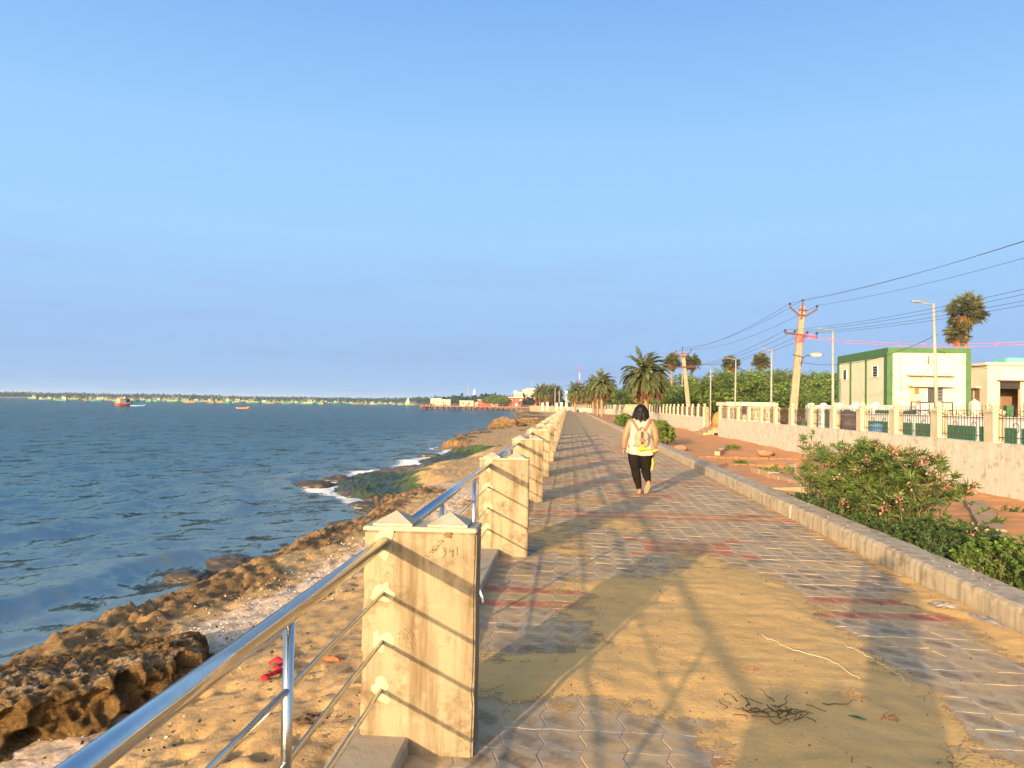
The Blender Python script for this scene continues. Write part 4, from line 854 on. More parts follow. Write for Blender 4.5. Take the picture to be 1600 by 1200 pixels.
def bar_fence(name, label, x0, x1, y, h, n, post_w=0.34):
    root = empty(name, (x0, y, 0)); tag(root, label, 'fence'); W = x1 - x0
    for k in range(n + 1):
        xx = W * k / n; mb = MB(); mb.bbox(xx - post_w / 2, xx + post_w / 2, -0.17, 0.17, 0, h, 0.02); mb.add([(xx - post_w / 2, -0.17, h), (xx + post_w / 2, -0.17, h), (xx + post_w / 2, 0.17, h), (xx - post_w / 2, 0.17, h), (xx, 0, h + 0.16)], [(0, 1, 4), (1, 2, 4), (2, 3, 4), (3, 0, 4)]); mb.build('post', M['white_wall'], root)
        if k < n:
            mb = MB(); a, b = xx + post_w / 2, W * (k + 1) / n - post_w / 2
            for z in (0.75, h - 0.35): mb.tube([(a, 0, z), (b, 0, z)], 0.014, 5, smooth=False)
            m_ = int((b - a) / 0.14)
            for q in range(m_ + 1): mb.tube([(a + (b - a) * q / m_, 0, 0.5), (a + (b - a) * q / m_, 0, h - 0.1)], 0.011, 4, smooth=False)
            mb.build('bars', M['iron'], root); mb = MB(); mb.box(a, b, -0.08, 0.08, -0.1, 0.5); mb.build('low_wall', M['white_wall'], root)
    return root
bar_fence('bar_fence', 'inner fence of white pointed posts and thin bars before the green trimmed building', 15.4, 26.6, 36.2, 2.0, 5)
# open steel gate leaf standing between the fence and the building
root = empty('steel_gate', (12.9, 31.2, 0)); tag(root, 'dark open steel gate leaf behind the sixth wall post', 'gate'); mb = MB()
for x in (0, 1.5): mb.tube([(x, 0, 0.15), (x, 0, 1.95)], 0.028, 6, smooth=False)
for z in (0.18, 0.62, 1.25, 1.62, 1.93): mb.tube([(0, 0, z), (1.5, 0, z)], 0.022, 6, smooth=False)
for k in range(1, 9): mb.tube([(k * 1.5 / 9, 0, 0.18), (k * 1.5 / 9, 0, 1.93)], 0.011, 4, smooth=False)
mb.build('frame', M['iron'], root); mb = MB(); mb.box(0.03, 1.47, -0.012, 0.012, 0.64, 1.22); mb.build('sheet', simple('gate_sheet', (0.05, 0.045, 0.035), 0.7), root)
# tubs and bundles glimpsed through the grilles
for (x, y, r, m_, l) in ((9.6, 33.6, 0.20, 'bgreen', 'small green tub behind the grilles near the far end of the near wall'), (9.9, 26.6, 0.22, 'bblue', 'blue tub behind the grilles of the compound wall'), (9.8, 28.9, 0.42, 'bdark', 'dark covered bundle behind the grilles of the compound wall')):
    mb = MB(); mb.loft([[(r * s_ * math.cos(k * math.pi / 7), r * s_ * math.sin(k * math.pi / 7), z_ * r) for k in range(14)] for s_, z_ in ((0.8, 0), (0.9, 0.8), (1.0, 1.5), (1.06, 1.52), (1.06, 1.65), (0.5, 1.9), (0.05, 1.95))]); tag(mb.build('tub', M[m_], None, (x, y, 0.75)), l, 'tub')
    mb = MB(); mb.box(x - r - 0.3, x + r + 0.3, y - r - 0.3, y + r + 0.3, -0.1, 0.75); tag(mb.build('masonry_bench', M['white_plain']), 'low white masonry bench under the ' + l.split(' behind')[0], 'bench')

# ------------------------------------------------------------------ green trimmed building
def gb():
    x0, x1, y0, y1, H = 16.23, 20.22, 42.0, 49.6, 4.78
    root = empty('green_trimmed_building', (x0, y0, 0)); tag(root, 'cream-white flat-roofed building with green corner and parapet trim', 'building'); W, D = x1 - x0, y1 - y0
    mb = MB(); mb.box(0, W, 0, D, -0.2, H - 0.02); mb.build('wall', M['white_wall'], root)
    mb = MB(); t_ = 0.04
    mb.box(-t_, W + t_, -t_, -0.002, H - 0.24, H + 0.02); mb.box(-t_, -0.002, -0.0, D + t_, H - 0.42, H + 0.02); mb.box(W + 0.002, W + t_, 0.0, D + t_, H - 0.42, H + 0.02); mb.box(0.001, W, D + 0.002, D + t_, H - 0.42, H + 0.02); rf = mb.build('parapet_band', M['green_trim'], root)
    mb = MB(); mb.box(-0.08, 0.20, -0.055, -0.041, -0.1, H - 0.24); mb.box(-0.0551, -0.041, -0.05, 0.45, -0.1, H - 0.42); mb.build('corner_trim', M['green_trim'], root)
    mb = MB(); mb.box(W - 0.20, W + 0.05, -0.055, -0.041, -0.1, H - 0.24); mb.build('corner_trim', M['green_trim'], root)
    for yy in (2.9, 5.3): mb = MB(); mb.box(-0.05, -0.002, yy, yy + 0.2, -0.1, H - 0.42); mb.build('wall_strip', M['green_trim'], root)
    mb = MB(); mb.box(-0.05, -0.002, D - 0.25, D + 0.04, -0.1, H - 0.42); mb.build('wall_strip', M['green_trim'], root)
    mb = MB(); mb.box(-0.3, -0.002, 2.2, 3.6, 1.72, 1.80); mb.build('sill_ledge', M['green_sheet'], root)
    for yy in (1.35, 6.0):
        mb = MB(); z0, z1 = 3.38, 3.92; mb.box(-0.014, -0.003, yy, yy + 0.7, z0, z1); w = mb.build('window', M['dark'], root)
        mb = MB()
        for a in (yy - 0.03, yy + 0.69): mb.box(-0.05, -0.004, a, a + 0.04, z0 - 0.03, z1 + 0.03)
        for z in (z0 - 0.03, z1): mb.box(-0.049, -0.004, yy + 0.01, yy + 0.69, z, z + 0.03)
        mb.build('frame', M['white_plain'], w)
        for k in range(3): mb = MB(); mb.box(-0.04, -0.015, yy + 0.02, yy + 0.68, z0 + 0.1 + k * 0.15, z0 + 0.13 + k * 0.15); mb.build('bar', M['galv'], w)
    for z, a, b in ((3.38, 0.85, 3.1), (2.82, 0.9, 3.05)): mb = MB(); mb.box(a, b, -0.52, -0.003, z, z + 0.07); mb.build('sunshade', M['white_wall'], root)
    mb = MB(); mb.box(1.05, 1.62, -0.03, -0.003, 0.1, 2.80); d = mb.build('door', M['door'], root)
    for k in range(8): mb = MB(); mb.box(1.09, 1.58, -0.045, -0.031, 0.25 + k * 0.30, 0.50 + k * 0.30); mb.build('door_panel', M['door'], d)
    mb = MB(); mb.box(1.27, 1.50, -0.06, -0.046, 2.42, 2.74); mb.build('vent', M['bbrown'], d); mb = MB(); mb.tube([(1.55, -0.07, 1.95), (1.55, -0.07, 2.15)], 0.016, 6); mb.build('handle', M['iron'], d)
    mb = MB(); mb.box(1.92, 2.68, -0.014, -0.003, 2.05, 2.79); w = mb.build('window', M['glass'], root)
    mb = MB()
    for a in (1.88, 2.28, 2.68): mb.box(a, a + 0.045, -0.04, -0.004, 2.02, 2.80)
    for z in (2.015, 2.785): mb.box(1.925, 2.68, -0.039, -0.004, z, z + 0.035)
    mb.build('frame', M['white_plain'], w); mb = MB()
    for k in range(4): mb.box(2.33, 2.67, -0.03, -0.015, 2.14 + k * 0.16, 2.16 + k * 0.16)
    mb.build('grille', M['galv'], w)
    mb = MB(); mb.tube([(0.62, -0.03, H - 0.4), (0.62, -0.03, 2.6)], 0.018, 6); mb.build('downpipe', M['galv'], root)
    mb = MB(); mb.tube([(1.98, -0.05, 4.32), (1.93, -0.09, 4.1), (1.95, -0.05, 3.98)], 0.025, 6); mb.tube([(1.98, -0.01, 4.3), (1.98, -0.06, 4.38)], 0.03, 6); mb.build('wall_lamp', M['iron'], root)
gb()
def cb():
    x0, y0, H = 25.11, 50.0, 4.42; root = empty('cream_building', (x0, y0, 0)); tag(root, 'cream flat-roofed building with a tall dark doorway at the right edge', 'building'); W, D = 9.0, 9.0
    mb = MB(); a, b, hd = 0.72, 1.92, 3.46
    mb.box(0, a, 0, 0.3, -0.2, H); mb.box(b, W, 0, 0.3, -0.2, H); mb.box(a, b, 0, 0.3, hd, H); mb.box(0, 0.3, 0.3, D, -0.2, H); mb.box(W - 0.3, W, 0.3, D, -0.2, H); mb.box(0.3, W - 0.3, D - 0.3, D, -0.2, H); mb.build('wall', M['cream_b'], root)
    mb = MB(); mb.box(-0.18, W + 0.18, -0.18, D + 0.18, H + 0.001, H + 0.16); mb.build('roof', M['cream_b'], root)
    mb = MB(); mb.box(a - 0.25, b + 0.3, -0.55, -0.003, hd + 0.05, hd + 0.13); mb.build('sunshade', M['white_wall'], root)
    mb = MB(); mb.box(a + 0.01, b - 0.01, 0.10, 0.16, hd - 0.45, hd); mb.build('rolled_shutter', M['dark'], root)
    mb = MB(); mb.box(0.31, W - 0.31, 2.4, 2.5, -0.1, H); mb.build('inner_wall', M['bbrown'], root)
    mb = MB(); mb.box(1.45, 1.85, 0.6, 1.0, -0.1, 2.0); mb.build('cabinet', M['green_sheet'], root)
    mb = MB(); mb.box(-0.014, -0.003, 0.9, 2.4, 1.7, 3.0); w = mb.build('window', M['bbrown'], root); mb = MB(); mb.box(-0.3, -0.004, 0.7, 2.6, 3.05, 3.13); mb.build('hood', M['cream_b'], w); mb = MB(); mb.box(-0.03, -0.015, 1.55, 1.68, 1.72, 2.98); mb.build('mullion', M['cream_b'], w)
    mb = MB(); mb.bbox(1.3, 2.6, 0.4, 1.9, H + 0.162, H + 0.48, 0.05); mb.build('roof_tank', M['teal'], root)
    mb = MB(); mb.tube([(2.7, 0.6, H + 0.1), (2.7, 0.6, H + 3.0)], 0.05, 8); mb.build('roof_pipe', M['galv'], root)
cb()
# far low buildings behind the date palms and the trees
def block(name, label, x, y, w, d, h, mat, windows, rz=0.0, roofm='white_wall', z0=0.0):
    root = empty(name, (x, y, z0), rz); tag(root, label, 'building'); mb = MB(); mb.box(0, w, 0, d, -0.5, h); mb.build('wall', M[mat], root)
    mb = MB(); mb.box(-0.25, w + 0.25, -0.35, d + 0.25, h + 0.002, h + 0.3); mb.build('roof', M[roofm], root)
    for (a, b, z, zz) in windows:
        mb = MB(); mb.box(a, b, -0.03, -0.004, z, zz); wd = mb.build('window', M['glass'], root); mb = MB(); mb.box(a - 0.1, b + 0.1, -0.16, -0.032, zz + 0.02, zz + 0.1); mb.build('lintel', M[roofm], wd)
    return root
block('low_house', 'low cream house half hidden behind the date palms', 13.2, 118, 12, 8, 3.6, 'cream_b', [(1.5, 3, 1.2, 2.6), (5, 6.5, 1.2, 2.6), (8.5, 10, 1.2, 2.6)])
block('low_house', 'low orange-trimmed house under the trees beside the big date palm', 15.0, 96, 8.5, 6, 3.3, 'cream_b', [(1.2, 2.6, 1.2, 2.4), (4.4, 6.0, 1.2, 2.4)], roofm='orange')
block('low_house', 'small tan outbuilding under the trees behind the wall gap', 12.6, 64, 3.2, 4, 1.75, 'cream_b', [(1, 1.8, 1.1, 1.8)])
# ------------------------------------------------------------------ plants
def unit(v): return v / (np.linalg.norm(v, axis=-1, keepdims=True) + 1e-9)
def leaves(P, D, Ln, Wd, g, droop=0.0, up=None):
    """lanceolate quads at P along D"""
    n = len(P); D = unit(D); U = unit(g.normal(size=(n, 3)) + np.array([0, 0, 1.2])) if up is None else up
    S = unit(np.cross(D, U)); Nn = np.cross(S, D); Ln = np.broadcast_to(np.asarray(Ln, float).reshape(-1, 1) if np.ndim(Ln) else Ln, (n, 1)); Wd = np.broadcast_to(np.asarray(Wd, float).reshape(-1, 1) if np.ndim(Wd) else Wd, (n, 1))
    a = P; c = P + D * Ln - np.array([0, 0, 1]) * droop * Ln; m = P + D * Ln * 0.45 + Nn * Ln * 0.05
    V = np.stack([a, m + S * Wd / 2, c, m - S * Wd / 2], 1).reshape(-1, 3); F = np.arange(n * 4).reshape(-1, 4); return V, F
def merge(parts):
    V = []; F = []; b = 0
    for v, f in parts: V.append(v); F.append(f + b); b += len(v)
    return np.concatenate(V), np.concatenate(F)
def stem_bush(name, label, cat, loc, stems_fn, leaf_fn, mat, seed, flower=None, stem_r=0.006, group=None):
    g = np.random.default_rng(seed); root = empty(name, loc); tag(root, label, cat, group); mb = MB(); parts = []; tips = []
    for pts in stems_fn(g):
        mb.tube(pts, [stem_r * (1 - 0.7 * i / (len(pts) - 1)) for i in range(len(pts))], 4, False); A = np.array(pts); parts.append(leaf_fn(g, A)); tips.append((A[-1], unit(A[-1] - A[-2])))
    mb.build('stems', M['bark'], root); V, F = merge(parts); tag(link('foliage', np_mesh('foliage', V, F, M[mat], False), root), kind='stuff')
    if flower:
        fp = []
        for (p, d) in tips:
            if g.random() > flower: continue
            n = g.integers(14, 30); C = p + g.normal(size=(n, 3)) * 0.036 + d * 0.03; fp.append(leaves(C, g.normal(size=(n, 3)) + d * 0.8, g.uniform(0.022, 0.042, n), g.uniform(0.016, 0.03, n), g))
        V, F = merge(fp); tag(link('flowers', np_mesh('flowers', V, F, M['petal'], False), root), kind='stuff')
    return root
def olea_stems(n, sx, sy, h0, h1):
    def fn(g):
        for _ in range(n):
            bx, by = g.normal(0, sx * 0.28), g.normal(0, sy * 0.30); tx, ty = bx + g.normal(0, sx * 0.42), by + g.normal(0, sy * 0.36); e = ((tx / sx) ** 2 + (ty / sy) ** 2); h = max(0.3, (h0 + (h1 - h0) * g.random()) * (1 - 0.33 * min(1.5, e)))
            yield [tuple(np.array([bx + (tx - bx) * t ** 1.4, by + (ty - by) * t ** 1.4, h * (1 - (1 - t) ** 1.6)]) + g.normal(0, 0.008, 3)) for t in np.linspace(0, 1, 6)]
    return fn
def olea_leaves(dens=22, l0=0.09, l1=0.165, w=0.019):
    def fn(g, A):
        t = np.concatenate([g.uniform(0.14, 1.0, dens), g.uniform(0.86, 1.0, dens // 2)]) * (len(A) - 1); i = np.minimum(t.astype(int), len(A) - 2); f = (t - i)[:, None]; P = A[i] * (1 - f) + A[i + 1] * f; d = unit(A[i + 1] - A[i])
        D = d * g.uniform(0.25, 1.0, (len(t), 1)) + unit(g.normal(size=(len(t), 3))) * 0.8; D[:, 2] = np.abs(D[:, 2]) * 0.7 + 0.1; n = len(t); return leaves(P, D, g.uniform(l0, l1, n), g.uniform(w * 0.7, w * 1.3, n), g, 0.12)
    return fn
stem_bush('oleander_bush', 'large oleander bush with pink flowers beside the promenade kerb', 'bush', (4.3, 11.6, 0.0), olea_stems(230, 0.66, 2.4, 0.70, 1.22), olea_leaves(44), 'olea', 3, flower=0.28)
stem_bush('oleander_bush', 'thin tall oleander shoot rising left of the big pink bush', 'bush', (4.15, 14.1, 0.0), olea_stems(14, 0.35, 0.5, 0.9, 1.25), olea_leaves(24), 'olea', 4, flower=0.25)
def fill_stems(n, sx, sy, h):
    def fn(g):
        for _ in range(n):
            bx, by = g.uniform(-sx, sx), g.uniform(-sy, sy); q = h * (0.45 + 0.6 * g.random()) * (1 - 0.3 * (abs(bx) / sx) ** 3) * (1 - 0.35 * (abs(by) / sy) ** 3); yield [(bx, by, -0.05), (bx + g.normal(0, 0.03), by + g.normal(0, 0.03), q * 0.5), (bx + g.normal(0, 0.07), by + g.normal(0, 0.07), q)]
    return fn
stem_bush('hedge', 'dense bright green small-leaved hedge at the right edge beside the kerb', 'hedge', (4.55, 7.25, 0.0), fill_stems(500, 0.78, 1.05, 0.50), olea_leaves(26, 0.028, 0.05, 0.026), 'hedge', 5, stem_r=0.004)
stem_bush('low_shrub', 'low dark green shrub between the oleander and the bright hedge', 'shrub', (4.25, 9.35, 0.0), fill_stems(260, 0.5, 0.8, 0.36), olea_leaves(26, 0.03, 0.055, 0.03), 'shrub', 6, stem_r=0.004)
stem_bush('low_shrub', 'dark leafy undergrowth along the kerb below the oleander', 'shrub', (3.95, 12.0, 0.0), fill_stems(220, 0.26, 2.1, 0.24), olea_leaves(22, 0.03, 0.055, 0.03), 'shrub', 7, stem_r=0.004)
stem_bush('round_shrub', 'rounded green shrub beside the kerb just right of the walking woman', 'shrub', (4.2, 37.0, 0.0), fill_stems(110, 0.45, 1.6, 0.95), olea_leaves(30, 0.10, 0.17, 0.06), 'olea', 8)
stem_bush('round_shrub', 'green shrub left of the walking woman at the promenade edge', 'shrub', (4.3, 62.0, 0.0), fill_stems(120, 0.6, 2.4, 1.0), olea_leaves(24, 0.14, 0.22, 0.08), 'hedge', 9)
stem_bush('grass_patch', 'long low strip of green ground cover at the foot of the far wall', 'shrub', (6.2, 72.0, 0.0), fill_stems(160, 1.6, 9.0, 0.45), olea_leaves(18, 0.15, 0.25, 0.08), 'hedge', 10)
for i, (x, y, s_, l) in enumerate([(5.35, 21.0, 0.22, 'small green weed on the red soil, nearest the kerb'), (5.2, 24.5, 0.10, 'tiny green weed tuft on the red soil behind the larger one'), (6.6, 33.0, 0.2, 'small green weed on the red soil toward the wall gap'), (5.7, 18.3, 0.12, 'sparse weed left of the oleander on the soil')]):
    stem_bush('weed', l, 'weed', (x, y, -0.08), fill_stems(26, s_ * 1.6, s_ * 1.6, s_), olea_leaves(12, 0.06, 0.10, 0.02), 'hedge', 20 + i, stem_r=0.003)

def tree_mesh(seed, H, rx, ry, mat, nclump, nleaf, lsize, flat=1.0):
    g = np.random.default_rng(seed); mb = MB(); top = H * 0.55; base = np.array([0, 0, 0.0])
    trunk = [(0, 0, -0.2), (g.normal(0, .1), g.normal(0, .1), H * 0.14), (g.normal(0, .3), g.normal(0, .3), H * 0.30)]; mb.tube(trunk, [0.24, 0.2, 0.15], 7)
    C = []
    for k in range(nclump):
        u = unit(g.normal(size=3)); u[2] = u[2] * 0.85 + 0.12; rad = g.uniform(0.55, 1.0) ** 0.6; C.append((u[0] * rx * rad, u[1] * ry * rad, H * 0.58 + u[2] * H * 0.42 * rad * flat))
    C = np.array(C); C[:, 2] = np.maximum(C[:, 2], H * 0.16)
    for k in range(0, nclump, 3):
        a = np.array(trunk[-1]); c = C[k]; m_ = (a + c) / 2 + g.normal(0, 0.25, 3); mb.tube([tuple(a), tuple(m_), tuple(c)], [0.09, 0.05, 0.015], 5, False)
    P = []; D = []
    for c in C:
        n = int(nleaf * g.uniform(0.6, 1.3)); r = g.uniform(0.45, 0.95) * min(rx, ry) * 0.30; q = g.normal(size=(n, 3)); q = unit(q) * (g.random((n, 1)) ** 0.5) * r * np.array([1.25, 1.25, 0.8]); P.append(c + q); D.append(q / r + g.normal(0, 0.6, (n, 3)) - np.array([0, 0, 0.15]))
    P = np.concatenate(P); D = np.concatenate(D); n = len(P); V, F = leaves(P, D, g.uniform(lsize * 0.6, lsize * 1.4, n), g.uniform(lsize * 0.3, lsize * 0.6, n), g, 0.15)
    return mb.mesh('trunk', M['bark']), np_mesh('crown', V, F, M[mat], False)
TM = [tree_mesh(101, 7.4, 4.2, 4.0, 'tree_a', 70, 95, 0.42), tree_mesh(102, 6.6, 4.6, 4.2, 'tree_a', 75, 95, 0.42, 0.9), tree_mesh(103, 6.9, 3.8, 3.8, 'tree_b', 60, 80, 0.38), tree_mesh(104, 5.6, 4.4, 4.2, 'tree_a', 70, 90, 0.42, 0.85)]
def place_tree(k, x, y, s_, rz, label, group='trees behind the compound wall', sz=0.76):
    root = empty('broadleaf_tree', (x, y, -0.05), rz); root.scale = (s_, s_, s_ * sz); tag(root, label, 'tree', group); link('trunk', TM[k][0], root); link('crown', TM[k][1], root)
tl = ['green spreading tree behind the compound wall', 'broad dark green tree behind the compound wall', 'grey-olive thin-leaved tree behind the compound wall', 'low bushy green tree behind the compound wall']
g = random.Random(14)
TREES = [(0, 15.6, 76, .92), (1, 19.5, 82, 1.0), (2, 17.2, 92, 1.0), (0, 22.0, 93, 1.05), (3, 24.5, 80, 1.1), (1, 28.0, 88, 1.08), (3, 31.0, 82, 1.12), (0, 33.5, 92, 1.0), (1, 36.5, 86, 1.1), (3, 27, 74, .95), (2, 20.5, 101, 1.1), (0, 15.0, 103, 1.02), (3, 35.0, 78, .98), (1, 40.5, 92, 1.15), (0, 25.5, 101, 1.12), (1, 14.2, 118, .95), (0, 12.5, 140, 1.0), (1, 13.0, 152, 1.05), (3, 19.5, 73, .8), (2, 23.0, 86, 1.0), (0, 31.5, 100, 1.1), (1, 13.6, 87, .85), (3, 22.6, 68, .78), (3, 30.5, 70, .85), (0, 44.0, 90, 1.1), (1, 12.6, 178, 1.1), (0, 9.0, 232, 1.0), (2, 3.5, 250, .9)]
ORD = ['leftmost', 'second from left', 'third from left', 'fourth from left', 'fifth from left', 'sixth from left', 'seventh from left', 'eighth from left', 'ninth from left', 'tenth from left']
for j_, (k, x, y, s_) in enumerate(TREES):
    rank = sorted(q[1] / q[2] for q in TREES if q[0] == k and q[2] < 170).index(x / y) if y < 170 else 0
    place_tree(k, x, y, s_, g.uniform(0, 6.28), tl[k] + ', ' + ORD[rank] + ' of its kind' if y < 170 else 'distant small tree at the far head of the promenade')
# thorny tree at the right edge, behind the cream building
place_tree(3, 38.2, 66, 1.15, 0.4, 'feathery thorn tree rising behind the cream building at the right edge', None); place_tree(2, 42.5, 68, 1.15, 1.2, 'olive thorn tree at the far right behind the cream building', None)

# ---- date palms, blown to the right by the sea wind
def date_palm_mesh(seed, H, R_, nf, blow):
    g = np.random.default_rng(seed); mb = MB(); pts = [(0.06 * math.sin(t * 3 + seed), 0.0, H * t) for t in np.linspace(-0.03, 1, 9)]; rr = []
    for i in range(9): rr.append(0.19 - 0.05 * i / 8 + (0.02 if i % 2 else 0))
    mb.tube(pts, rr, 9)
    for k in range(40):
        z = H * (0.25 + 0.73 * k / 40); a = k * 2.4; r = 0.16; mb.tube([(r * math.cos(a), r * math.sin(a), z), ((r + 0.07) * math.cos(a), (r + 0.07) * math.sin(a), z + 0.13)], [0.04, 0.02], 4, False)
    trunk = mb.mesh('trunk', M['palmbark']); out = {}
    for kind, cnt, e0, e1 in (('fronds', nf, 85, -20), ('dry_fronds', nf // 4, -25, -58)):
        parts = []
        for k in range(cnt):
            az = k * 2.39996 + g.normal(0, 0.15); el = R(e0 + (e1 - e0) * ((k + 0.5) / cnt) ** 0.85 + g.normal(0, 5)); Lf = R_ * g.uniform(0.88, 1.1)
            d = np.array([math.cos(az) * math.cos(el), math.sin(az) * math.cos(el), math.sin(el)]); p = np.array([pts[-1][0], 0, H]) + d * 0.1; C = [p]; m_ = 12
            for i in range(m_):
                d = unit(d + np.array([blow * 0.10, 0.02, -0.115 - 0.02 * i / m_])); p = p + d * Lf / m_; C.append(p)
            C = np.array(C); n = 44; t = np.linspace(0.12, 1.0, n) * m_; i = np.minimum(t.astype(int), m_ - 1); f = (t - i)[:, None]; P = C[i] * (1 - f) + C[i + 1] * f; T = unit(C[i + 1] - C[i]); S = unit(np.cross(T, np.array([0, 0, 1.0]))); Nn = np.cross(S, T)
            ll_ = 0.42 * np.sin(np.clip(np.linspace(0.15, 1.0, n), 0, 1) * math.pi * 0.86 + 0.25) * R_ / 2.0 + 0.06
            for sgn in (-1, 1): parts.append(leaves(P, T * 0.85 + S * sgn * 0.75 + Nn * 0.22 + g.normal(0, 0.08, (n, 3)) + np.array([blow * 0.15, 0, -0.08]), ll_, 0.075 * R_ / 2, g, 0.2))
            S2 = S; w = 0.022; V = np.stack([P[:-1] - S2[:-1] * w, P[:-1] + S2[:-1] * w, P[1:] + S2[1:] * w, P[1:] - S2[1:] * w], 1).reshape(-1, 3); parts.append((V, np.arange(len(V)).reshape(-1, 4)))
        V, F = merge(parts); out[kind] = np_mesh(kind, V, F, M['date' if kind == 'fronds' else 'dateold'], False)
    return trunk, out
DP = [date_palm_mesh(s_, h, r, n, b) for s_, h, r, n, b in ((1, 4.35, 2.35, 96, 0.5), (2, 4.7, 2.25, 84, 0.45), (3, 4.2, 2.2, 80, 0.6))]
def date_palm(k, x, y, s_, rz, label, group='date palms along the promenade'):
    root = empty('date_palm', (x, y, -0.02), rz); root.scale = (s_, s_, s_); tag(root, label, 'palm', group); tr, o_ = DP[k]; link('trunk', tr, root)
    for n_, me in o_.items(): link(n_, me, root)
date_palm(0, 6.85, 72.0, 1.02, 0.0, 'largest date palm, its fronds swept right, behind the walking woman')
date_palm(1, 4.8, 117, 1.0, 0.25, 'date palm at the kerb, first left of the largest one')
date_palm(2, 4.75, 131, 1.04, -0.2, 'date palm second in the row left of the largest one')
date_palm(1, 4.7, 155, 1.06, 0.5, 'date palm third in the row left of the largest one')
date_palm(2, 1.3, 156, 1.02, -0.3, 'date palm standing on the paving at the head of the promenade')
date_palm(0, 4.2, 205, 1.0, 0.2, 'small distant date palm behind the row at the promenade end'); date_palm(1, 8.0, 168, 1.05, 0.1, 'date palm half hidden behind the kerbside row')
for i, (x, y, s_) in enumerate([(-9.4, 262, 1.25), (-8.2, 270, 1.3), (-6.6, 258, 1.2), (-5.4, 266, 1.3), (-4.0, 262, 1.22), (-7.4, 280, 1.35), (-5.0, 284, 1.3)]): date_palm(i % 3, x, y, s_, i * 0.3, 'date palm in the dense clump behind the cream sea wall', 'clump of date palms behind the cream sea wall')

# ---- palmyra palms
def palmyra_mesh(seed, H, r):
    g = np.random.default_rng(seed); mb = MB(); mb.tube([(0.05 * math.sin(t * 4), 0, H * t) for t in np.linspace(-0.02, 1, 8)], [0.24, 0.2, 0.19, 0.18, 0.18, 0.17, 0.17, 0.16], 9); parts = []; sk = []
    for k in range(44):
        u = unit(g.normal(size=3)); u[2] = u[2] * 0.9 + 0.22; u = unit(u); pl = r * g.uniform(0.45, 0.68); p0 = np.array([0, 0, H]); p1 = p0 + u * pl; fr = r * g.uniform(0.38, 0.5)
        a = unit(np.cross(u, g.normal(size=3) + np.array([0, 0, 2.0]))); b = np.cross(a, u); n = 17; th = np.linspace(-2.0, 2.0, n); D = u[None] * np.cos(th)[:, None] + a[None] * np.sin(th)[:, None] + b[None] * 0.22 * g.normal(size=(n, 1)) - np.array([0, 0, 0.12])
        parts.append(leaves(np.repeat(p1[None], n, 0), D, fr * g.uniform(0.85, 1.1, n), fr * 0.20, g, 0.08, up=np.repeat(b[None], n, 0))); parts.append(leaves(p0[None], u[None], pl, 0.06, g))
    for k in range(34):
        az = g.uniform(0, 6.28); el = g.uniform(-1.45, -0.55); u = np.array([math.cos(az) * math.cos(el), math.sin(az) * math.cos(el), math.sin(el)]); n = 9; sk.append(leaves(np.repeat((np.array([0, 0, H - 0.15]) + u * r * 0.2)[None], n, 0), u + g.normal(0, 0.32, (n, 3)), r * g.uniform(0.35, 0.62, n), 0.10, g))
    V, F = merge(parts); V2, F2 = merge(sk); return mb.mesh('trunk', M['palmbark']), np_mesh('fan_leaves', V, F, M['palmyra'], False), np_mesh('dead_skirt', V2, F2, M['skirt'], False)
PM = [palmyra_mesh(5, 10.6, 2.0), palmyra_mesh(6, 8.55, 1.3)]
def palmyra(k, x, y, s_, rz, label):
    root = empty('palmyra_palm', (x, y, 0), rz); root.scale = (s_, s_, s_); tag(root, label, 'palm', 'palmyra palms'); [link(n_, m_, root) for n_, m_ in zip(('trunk', 'fan_leaves', 'dead_skirt'), PM[k])]
palmyra(0, 35.75, 75, 1.0, 0, 'tall palmyra palm with orange dead skirt behind the green trimmed building'); palmyra(1, 35.15, 75.2, 1.0, 1, 'shorter palmyra palm tucked under the crown of the tall one')
for i, (x, y, s_) in enumerate([(12.9, 102, .68), (16.6, 110, .72), (22.2, 112, .72), (26.4, 112, .75)]): palmyra(0, x, y, s_, i, ['palmyra crown just right of the largest date palm', 'palmyra crown left of the far leaning pole', 'palmyra crown right of the far leaning pole', 'rightmost palmyra crown above the wood'][i])

# ---- wooded far shore: one mass
def far_wood():
    g = np.random.default_rng(77); E = np.array([(-26, 475), (-60, 585), (-120, 830), (-215, 1185), (-330, 1530), (-640, 1590), (-1150, 1530), (-1700, 1430)], float); seg = np.concatenate([[0], np.cumsum(np.hypot(*np.diff(E, axis=0).T))])
    n = 30000; S = g.uniform(0, seg[-1], n); ex, ey = np.interp(S, seg, E[:, 0]), np.interp(S, seg, E[:, 1]); dep = g.random(n) ** 1.5
    hmax = 7.4 + 2.4 * fbm(S * 0.02, S * 0, o=4, s=9) + 3.0 * np.clip(fbm(S * 0.15, S * 0 + 4, o=2, s=19), 0, 1); hmax = hmax * np.interp(ey, [470, 800, 1500], [0.75, 0.9, 1.1]); x = ex + dep * 30; y = ey + 12 + dep * 90; z = -1.0 + hmax * g.random(n) ** 0.75
    P = np.stack([x, y, z], -1); V, F = leaves(P, g.normal(size=(n, 3)), g.uniform(2.5, 5.0, n), g.uniform(2.0, 3.6, n), g); V2, F2 = leaves(np.stack([ex + 45, ey + 115, 0 * ex - 1], -1)[:4000], np.tile([[0, 0, 1.0]], (4000, 1)), hmax[:4000] * 0.95, 22.0, g, up=np.tile([[0.2, 1.0, 0]], (4000, 1)))
    V, F = merge([(V, F), (V2, F2)]); tag(link('far_wood', np_mesh('far_wood', V, F, M['wood_far'], False)), 'dark wooded strip along the far shore of the bay', 'wood', kind='stuff')
far_wood()
